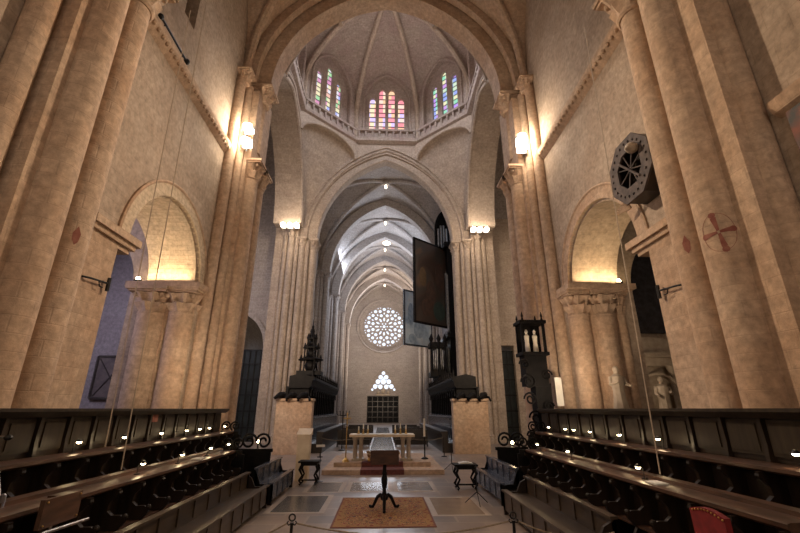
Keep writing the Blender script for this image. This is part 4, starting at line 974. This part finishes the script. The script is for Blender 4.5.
# barrier
def barrier(x, lb):
    t = thing('barrier_post', lb, 'barrier', (x, 7, 0))
    M().lathe(x, 7, [(.17, 0), (.17, .02), (.03, .05), (.022, .8), (.035, .82)], 12).build('post', IRON, t)
    m = M(); m.tube([(x + .045 * math.cos(k * PI / 6), 7, .885 + .045 * math.sin(k * PI / 6)) for k in range(13)], .012, 6)
    for sg in (-1, 1): m.tube([(x, 7, .80), (x + sg * .05, 7, .79), (x + sg * .07, 7, .82), (x + sg * .05, 7, .84)], .01, 5)
    m.build('scroll_top', IRON, t)
barrier(-1.32, 'black iron barrier post with ring top at the left of the rope'); barrier(1.98, 'black iron barrier post with ring top at the right of the rope')
def rope(a, b, sag, lb):
    n = 20; pts = [tuple(a[i] + (b[i] - a[i]) * k / n - (sag * 4 * (k / n) * (1 - k / n) if i == 2 else 0) for i in range(3)) for k in range(n + 1)]
    tag(M().tube(pts, .011, 6).build('barrier_rope', ROPE), lb, 'rope')
rope((-1.25, 7, .81), (1.91, 7, .81), .17, 'rope sagging between the two barrier posts in front of the carpet')
rope((-1.39, 7, .81), (-3.2, 6.3, .75), .2, 'rope running from the left barrier post to the left pew'); rope((2.05, 7, .81), (3.3, 6.6, .75), .12, 'rope running from the right barrier post towards the red chair')
for k, (px, py, lb) in enumerate(((-3.3, 23.9, 'slim far barrier post by the left nave stalls'), (-1.4, 23.3, 'slim far barrier post behind the altar at left'), (3.3, 23.9, 'slim far barrier post by the right nave stalls'), (1.4, 23.3, 'slim far barrier post behind the altar at right'))):
    tag(M().lathe(px, py, [(.15, 0), (.15, .03), (.025, .05), (.025, .95), (.04, .98)], 10).build('barrier_post', IRON), lb, 'barrier')
rope((-3.3, 23.9, .95), (-1.4, 23.3, .95), .12, 'far rope from the left nave stalls behind the altar'); rope((3.3, 23.9, .95), (1.4, 23.3, .95), .12, 'far rope from the right nave stalls behind the altar')
# hanging cables
for (x, y, z1, z0, lb) in ((-5.05, 8.35, 12.5, 1.75, 'leftmost pale cable hanging down to the left stalls'), (-4.55, 8.1, 12.5, 1.4, 'second pale cable hanging down to the left stalls'), (4.5, 7.2, 11, 1.4, 'pale cable hanging down to the right stalls')):
    tag(M().tube([(x * (1 + .05 * (z - 1.5) / 11), y, z) for z in (z0, z0 + 2, z0 + 4, z0 + 6, z1)], .011, 5).build('hanging_cable', CABLE), lb, 'cable')

# ------------------------------------------------------------------ stone screens, nave stalls, throne, organ
for s in (-1, 1):
    t = thing('stone_screen_wall', 'sandstone block wall ending the nave stalls on the %s' % rowname(s), 'wall', (s * 5.4, 25.6, 0))
    M().box(*sorted((s * 4.1, s * 6.15)), 25.2, 25.9, 0, 2.85).build('wall_block', S_NEAR, t, smooth=False)
    M().box(*sorted((s * 4.05, s * 6.2)), 25.1, 25.95, 2.85, 2.98).build('coping', S_NEAR, t, smooth=False)
    for i, x in enumerate((4.6, 5.25, 5.9)):
        m = M(); m.tube([(s * x, 25.5, 2.98), (s * x + .1, 25.2, 3.2), (s * x - .12, 24.95, 3.12), (s * x - .3, 24.8, 2.98)], .12, 8, [.2, .17, .14, .08]); m.ball((s * x - .02, 25.1, 3.22), .15, (1.3, 1, .8), 8)
        m.tube([(s * x, 25.3, 3.1), (s * x + .32, 25.1, 3.05), (s * x + .38, 24.95, 2.85)], .07, 6)
        tag(m.build('carved_beast', BLACKW), 'small black crouching carved beast, %s on the %s stone screen' % (['innermost', 'middle', 'outermost'][i], rowname(s)), 'carving')
    # nave stalls
    t = thing('canopied_choir_stalls', 'black canopied stalls running down the nave on the %s' % rowname(s), 'choir stalls', (s * 4.8, 32, 0))
    ext = lambda poly, nm, mt, y0=25.95, y1=41: M().prism(poly, lambda u, v, d: (s * u, d, v), y0, y1).build(nm, mt, t, smooth=False)
    ext([(5.7, 0), (5.85, 0), (5.85, 3.7), (5.7, 3.7)], 'back_panel', BLACKW)
    ext([(5.7, 3.6), (4.5, 3.6), (4.35, 3.75), (4.3, 4.05), (4.2, 4.1), (4.2, 4.25), (5.1, 4.45), (5.7, 4.3)], 'canopy', BLACKW)
    ext([(5.7, .9), (4.9, .9), (4.9, 1.95), (5.0, 2.0), (5.7, 2.0)], 'upper_seats', BLACKW)
    ext([(4.9, 0), (4.3, 0), (4.3, 1.85), (4.22, 1.9), (4.22, 1.98), (4.75, 2.02), (4.9, 1.95)], 'upper_desk', SHEENW, 25.95)  # bluish highlight on the desk is carried by its colour
    ext([(4.3, 0), (3.5, 0), (3.5, 1.0), (3.42, 1.05), (3.42, 1.14), (3.85, 1.16), (3.85, .5), (4.3, .5)], 'lower_desk', WOOD)
    for i in range(15):
        y = 26.2 + i; M().lathe(s * 4.35, y, [(.06, 4.25), (.09, 4.35), (.05, 4.45), (.07, 4.55), (.01, 4.8)], 6).build('finial', BLACKW, t)
        M().box(*sorted((s * 5.7, s * 4.5)), y - .04, y + .04, 2.0, 3.6).build('partition', BLACKW, t, smooth=False)
    for i in range(14):
        y = 26.2 + i; M().band(lambda u, z, d: (s * (4.38 + d), y + .5 + u, z),   .38, 3.15, .4, .08, 0, .06, 10).build('arch', BLACKW, t)
# bishop's throne spire on the left
t = thing('throne_spire', 'tall black carved spire over the near end of the left nave stalls', 'spire', (-4.7, 26.8, 4.9))
m = M(); cx, cy = -4.65, 26.9; ZS = -.45
m.box(cx - .75, cx + .75, cy - .6, cy + .6, 4.4, 4.65); m.build('base', BLACKW, t)
for z0, z1, r in ((4.6, 5.4, .62), (5.4, 6.15, .42), (6.15, 6.75, .26)):
    m = M()
    for k in range(6):
        a = PI / 3 * k; m.lathe(cx + r * math.cos(a), cy + r * math.sin(a), [(.08, z0), (.05, z0 + .1), (.05, z1 - .1), (.1, z1), (.02, z1 + .3)], 6)
    m.lathe(cx, cy, [(r * 1.25, z1 - .08), (r * 1.3, z1), (r * .7, z1 + .12)], 6); m.ball((cx, cy, (z0 + z1) / 2), r * .6, (1, 1, 1.2)); m.build('tier', BLACKW, t)
m = M(); m.lathe(cx, cy, [(.24, 6.75), (.12, 7.0), (.16, 7.2), (.07, 7.4), (.09, 7.5), (.03, 7.6), (.01, 8.0)], 8); m.build('pinnacle', BLACKW, t)
tag(M().tube([(-4.3 - .0, 27.4, 5), (-4.75, 27.4, 8.0), (-4.85, 27.4, 10), (-4.8, 27.4, 11.3), (-4.65, 27.4, 11.6)], .025, 6).build('curved_rod', STEEL), 'thin curved metal rod rising behind the black spire', 'rod')
for x, hh in ((-5.5, 5.6), (-3.9, 5.7)):
    pass
# organ on the right
t = thing('pipe_organ', 'tall dark carved organ case with painted doors on the right of the nave', 'organ', (6, 38, 0))
m = M(); m.box(5.9, 7.1, 36.2, 40.5, 4.95, 17.2); m.box(5.6, 7.1, 36.0, 40.8, 8.4, 8.8); m.box(5.6, 7.1, 36.0, 40.8, 17.0, 17.5); m.build('case', BLACKW, t, smooth=False)
m = M(); m.box(4.7, 6.2, 35.4, 40.2, 4.92, 5.1); m.box(4.7, 4.85, 35.4, 40.2, 5.0, 6.0)
for i in range(12): m.lathe(4.75, 35.6 + i * .4, [(.08, 5), (.05, 5.3), (.08, 5.9)], 6)
m.build('gallery', BLACKW, t)
m = M(); m.lathe(5.2, 37, [(.3, 4.93), (.5, 4.96), (.9, 5.0), (1.0, 5.05)], 10); m.build('gallery_bracket', BLACKW, t)
m = M(); m.box(4.0, 5.4, 35.6, 37.4, 5.0, 5.4); m.box(4.2, 5.4, 35.8, 37.2, 5.4, 7.6); m.box(4.0, 5.5, 35.6, 37.4, 7.5, 7.9)
for x in (4.1, 4.75, 5.3): m.lathe(x, 35.65, [(.12, 5.4), (.08, 5.7), (.1, 6.5), (.07, 7.3), (.14, 7.6), (.1, 7.9), (.2, 8.2), (.02, 8.6)], 8)
m.build('front_case', BLACKW, t, smooth=False)
for i in range(7): M().lathe(4.3 + i * .16, 35.72, [(.02, 5.6), (.06, 6.0), (.06, 7.4 - .08 * abs(i - 3))], 8).build('pipe', noisy('tarnished_tin', (.2, .2, .2), (.34, .33, .32), 5, .4, .8) if i == 0 else bpy.data.materials['tarnished_tin'], t)
TIN = bpy.data.materials['tarnished_tin']
for i in range(9): M().lathe(5.84, 36.5 + i * .45, [(.03, 9), (.15, 9.8), (.15, 15.5 - .3 * abs(i - 4))], 10).build('pipe', TIN, t)
for i in range(6): M().lathe(5.75, 36.5 + i * .7, [(.03, 5.2), (.12, 5.6), (.12, 7.6)], 8).build('pipe', TIN, t)
# crowning tower
m = M(); ar = arch(.62, 19.6, 1.9, 16)
m.prism([(-.62, 17.5)] + ar + [(.62, 17.5)], lambda u, v, d: (5.75 + u, 38 + d, v), 0, .6)
m.build('crown_tower', BLACKW, t)
for i in range(4): M().lathe(5.35 + i * .27, 37.9, [(.02, 17.6), (.1, 18.1), (.1, 20.2 - .35 * abs(i - 1.5))], 8).build('pipe', TIN, t)
m = M(); m.tube([(5.75 + u, 37.92, z) for u, z in [(-.66, 17.5)] + arch(.66, 19.6, 1.95, 16) + [(.66, 17.5)]], .12, 6); m.build('crown_frame', BLACKW, t)
m = M()
for k in range(7):
    y = 36.1; z = 9 + k * 1.15; m.ball((6.55, 36.0, z), .3, (1, .6, 1.2), 8)
m.build('carved_fringe', BLACKW, t)
# painted doors: near one dark, far one blue
def door_panel(p0, p1, z0, z1, mat, nm, frame, t):
    a = Vector((p0[0], p0[1], 0)); b = Vector((p1[0], p1[1], 0)); d = (b - a).normalized(); nrm = Vector((-d.y, d.x, 0)); L = (b - a).length
    f = lambda u, v, q: tuple(a + d * u + nrm * q + Vector((0, 0, v)))
    o = M().prism(rect(0, L, z0, z1), f, 0, .12).build(nm, mat, t, smooth=False)
    m = M()
    for r_ in (rect(0, .15, z0, z1), rect(L - .15, L, z0, z1), rect(0, L, z0, z0 + .15), rect(0, L, z1 - .15, z1)): m.prism(r_, f, -.04, .16)
    m.build('door_frame', frame, o, smooth=False)
    return f, L, o
f, L, o = door_panel((2.6, 34.4), (6.7, 38.0), 9.4, 17.25, PICD, 'painted_door', BLACKW, t)
FIG = noisy('muted_red_brown_drapery', (.03, .018, .014), (.065, .033, .022), 3, .6); FIG2 = noisy('dull_green_drapery', (.018, .028, .025), (.032, .05, .042), 3, .6); FIG3 = noisy('ochre_light_figure', (.06, .036, .018), (.11, .066, .03), 3, .6)
for (u, v, ru, rv, mt) in ((1.1, 13.7, .45, .9, FIG3), (2.1, 12.3, .6, 1.2, FIG), (3.2, 10.8, .8, .9, FIG2), (1.5, 10.9, .6, .8, FIG), (3.4, 14.2, .6, 1.3, FIG)):
    M().prism(circ(u, v, ru, 14, rv), f, -.025, -.01).build('painted_figure', mt, o)
f, L, o = door_panel((1.95, 40.0), (5.0, 42.4), 8.3, 13.9, PICB, 'painted_door', SHEENW, t)
FB = noisy('pale_blue_robe', (.28, .36, .46), (.48, .56, .64), 3, .6)
for (u, v, ru, rv) in ((.9, 11.4, .4, 1.2), (2.0, 10.0, .7, .9), (1.1, 9.0, .5, .5)): M().prism(circ(u, v, ru, 14, rv), f, -.025, -.01).build('painted_figure', FB, o)

# black lantern tower on the right
t = thing('lantern_tower', 'tall black carved lantern stand holding white figures, before the right crossing pier', 'lantern', (5.85, 16.0, 0))
cx, cy = 5.75, 15.9
m = M()
for sx in (-1, 1):
    for sy in (-1, 1): m.box(cx + sx * .42 - .05, cx + sx * .42 + .05, cy + sy * .3 - .04, cy + sy * .3 + .04, 4.4, 5.6)
for z in (4.33, 5.55): m.box(cx - .52, cx + .52, cy - .42, cy + .42, z, z + .12)
for sx in (-1, 1):
    for sy in (-1, 1): m.lathe(cx + sx * .38, cy + sy * .34, [(.06, 5.65), (.03, 5.78), (.05, 5.83), (.01, 6.0)], 6)
m.build('lantern_frame', BLACKW, t, smooth=False)
M().box(cx - .42, cx + .42, cy + .2, cy + .26, 4.4, 5.6).build('back_plate', BLACKW, t, smooth=False)
for x in (-.16, .16): M().lathe(cx + x, cy, [(.10, 4.46), (.11, 4.55), (.08, 4.85), (.10, 5.1), (.04, 5.18), (.065, 5.27), (.02, 5.36)], 10).build('white_figure', WAX, t)
m = M(); m.box(cx - .42, cx + .42, cy - .3, cy + .3, 3.2, 4.35); m.box(cx - .1, cx + .5, cy - .25, cy + .3, 1.2, 3.3)
m.build('body', BLACKW, t, smooth=False)
m = M()
def scroll(m, x, y, z, r, sg=1, turns=1.5, tr=.035):
    n = 26; m.tube([(x + sg * r * (1 - .75 * k / n) * math.cos(turns * 2 * PI * k / n), y, z + r * (1 - .75 * k / n) * math.sin(turns * 2 * PI * k / n)) for k in range(n + 1)], tr, 6)
for (dx, z, r) in ((-.35, 3.35, .3), (-.35, 2.75, .24), (0.3, 2.5, .2), (-.2, 2.1, .26), (.35, 3.6, .2), (-.45, 4.0, .2), (.2, 1.6, .26), (-.4, 1.5, .2)): scroll(m, cx + dx, cy - .32, z, r, -1 if dx < 0 else 1)
m.build('scrollwork', BLACKW, t)
M().box(cx + .55, cx + .8, cy - .5, cy - .47, 2.5, 3.5).build('white_card', PAPER, t, smooth=False)
# wrought iron grilles behind
for s, xa, xb, lb in ((1, 8.9, 10.8, 'dark panelled iron grille in the right transept'), (-1, -13.2, -9.8, 'dark grille inside the left transept arch')):
    t = thing('iron_grille', lb, 'grille', ((xa + xb) / 2, 34.4, 0)); x0, x1 = min(xa, xb), max(xa, xb)
    M().box(x0, x1, 34.5, 34.56, 0, 7).build('backing', noisy('dim_green_glass_%s' % rowname(s), (.008, .011, .011), (.022, .03, .032), 2, .3), t, smooth=False)
    m = M(); k = 0
    while x0 + k * .45 < x1: m.box(x0 + k * .45, x0 + k * .45 + .06, 34.4, 34.46, 0, 7); k += 1
    for z in (1, 2.2, 3.4, 4.6, 5.8, 6.9): m.box(x0, x1, 34.38, 34.46, z, z + .1)
    m.build('bars', IRON, t, smooth=False)
for (x, y, lb) in ((-3.95, 14.0, 'black scrolled ironwork between the left stalls and the pier'), (4.15, 14.3, 'black scrolled ironwork between the right stalls and the pier')):
    m = M(); scroll(m, x - .2, y, 1.45, .24, 1); scroll(m, x + .25, y, 1.45, .24, -1); m.box(x - .45, x + .5, y - .04, y + .04, 0, 1.2); m.box(x - .5, x + .55, y - .06, y + .06, 1.15, 1.24)
    tag(m.build('scroll_bench_end', BLACKW), lb, 'bench end')
# white papers / far candelabra
t = thing('candelabra', 'small dark candelabra near the far door', 'candelabra', (-2.4, 27.5, 0))
m = M(); m.lathe(-2.5, 27.5, [(.2, 0), (.2, .05), (.03, .1), (.03, 2.3)], 8)
for k in range(-2, 3): m.tube([(-2.5, 27.5, 2.0), (-2.5 + k * .18, 27.5, 2.05), (-2.5 + k * .2, 27.5, 2.3)], .025, 5)
m.build('branches', IRON, t)
# low aisle furniture behind the altar: sloping black desks and reflected light painted as a pale floor strip
struct(M().box(-.75, .75, 23.2, 60, .001, .012).build('trim_90', noisy('walkway_reflected_light', (.34, .34, .35), (.46, .46, .47), 3, .12, bump=0), smooth=False))
for s in (-1, 1):
    for i in range(4):
        y = 30 + i * 3.2; t = thing('nave_bench', 'dark wooden bench in the nave, %s row on the %s' % (ORD[i], rowname(s)), 'bench', (s * 1.9, y, 0), 'rows of dark benches in the nave, %s' % rowname(s))
        M().box(*sorted((s * .85, s * 3.1)), y, y + .4, .4, .46).build('seat', WOOD, t, smooth=False); M().box(*sorted((s * .85, s * 3.1)), y + .4, y + .45, .1, 1.05).build('backrest', WOOD, t, smooth=False)
        for x in (.87, 3.02): M().box(*sorted((s * x, s * (x + .06))), y, y + .4, 0, .44).build('leg', WOOD, t, smooth=False)
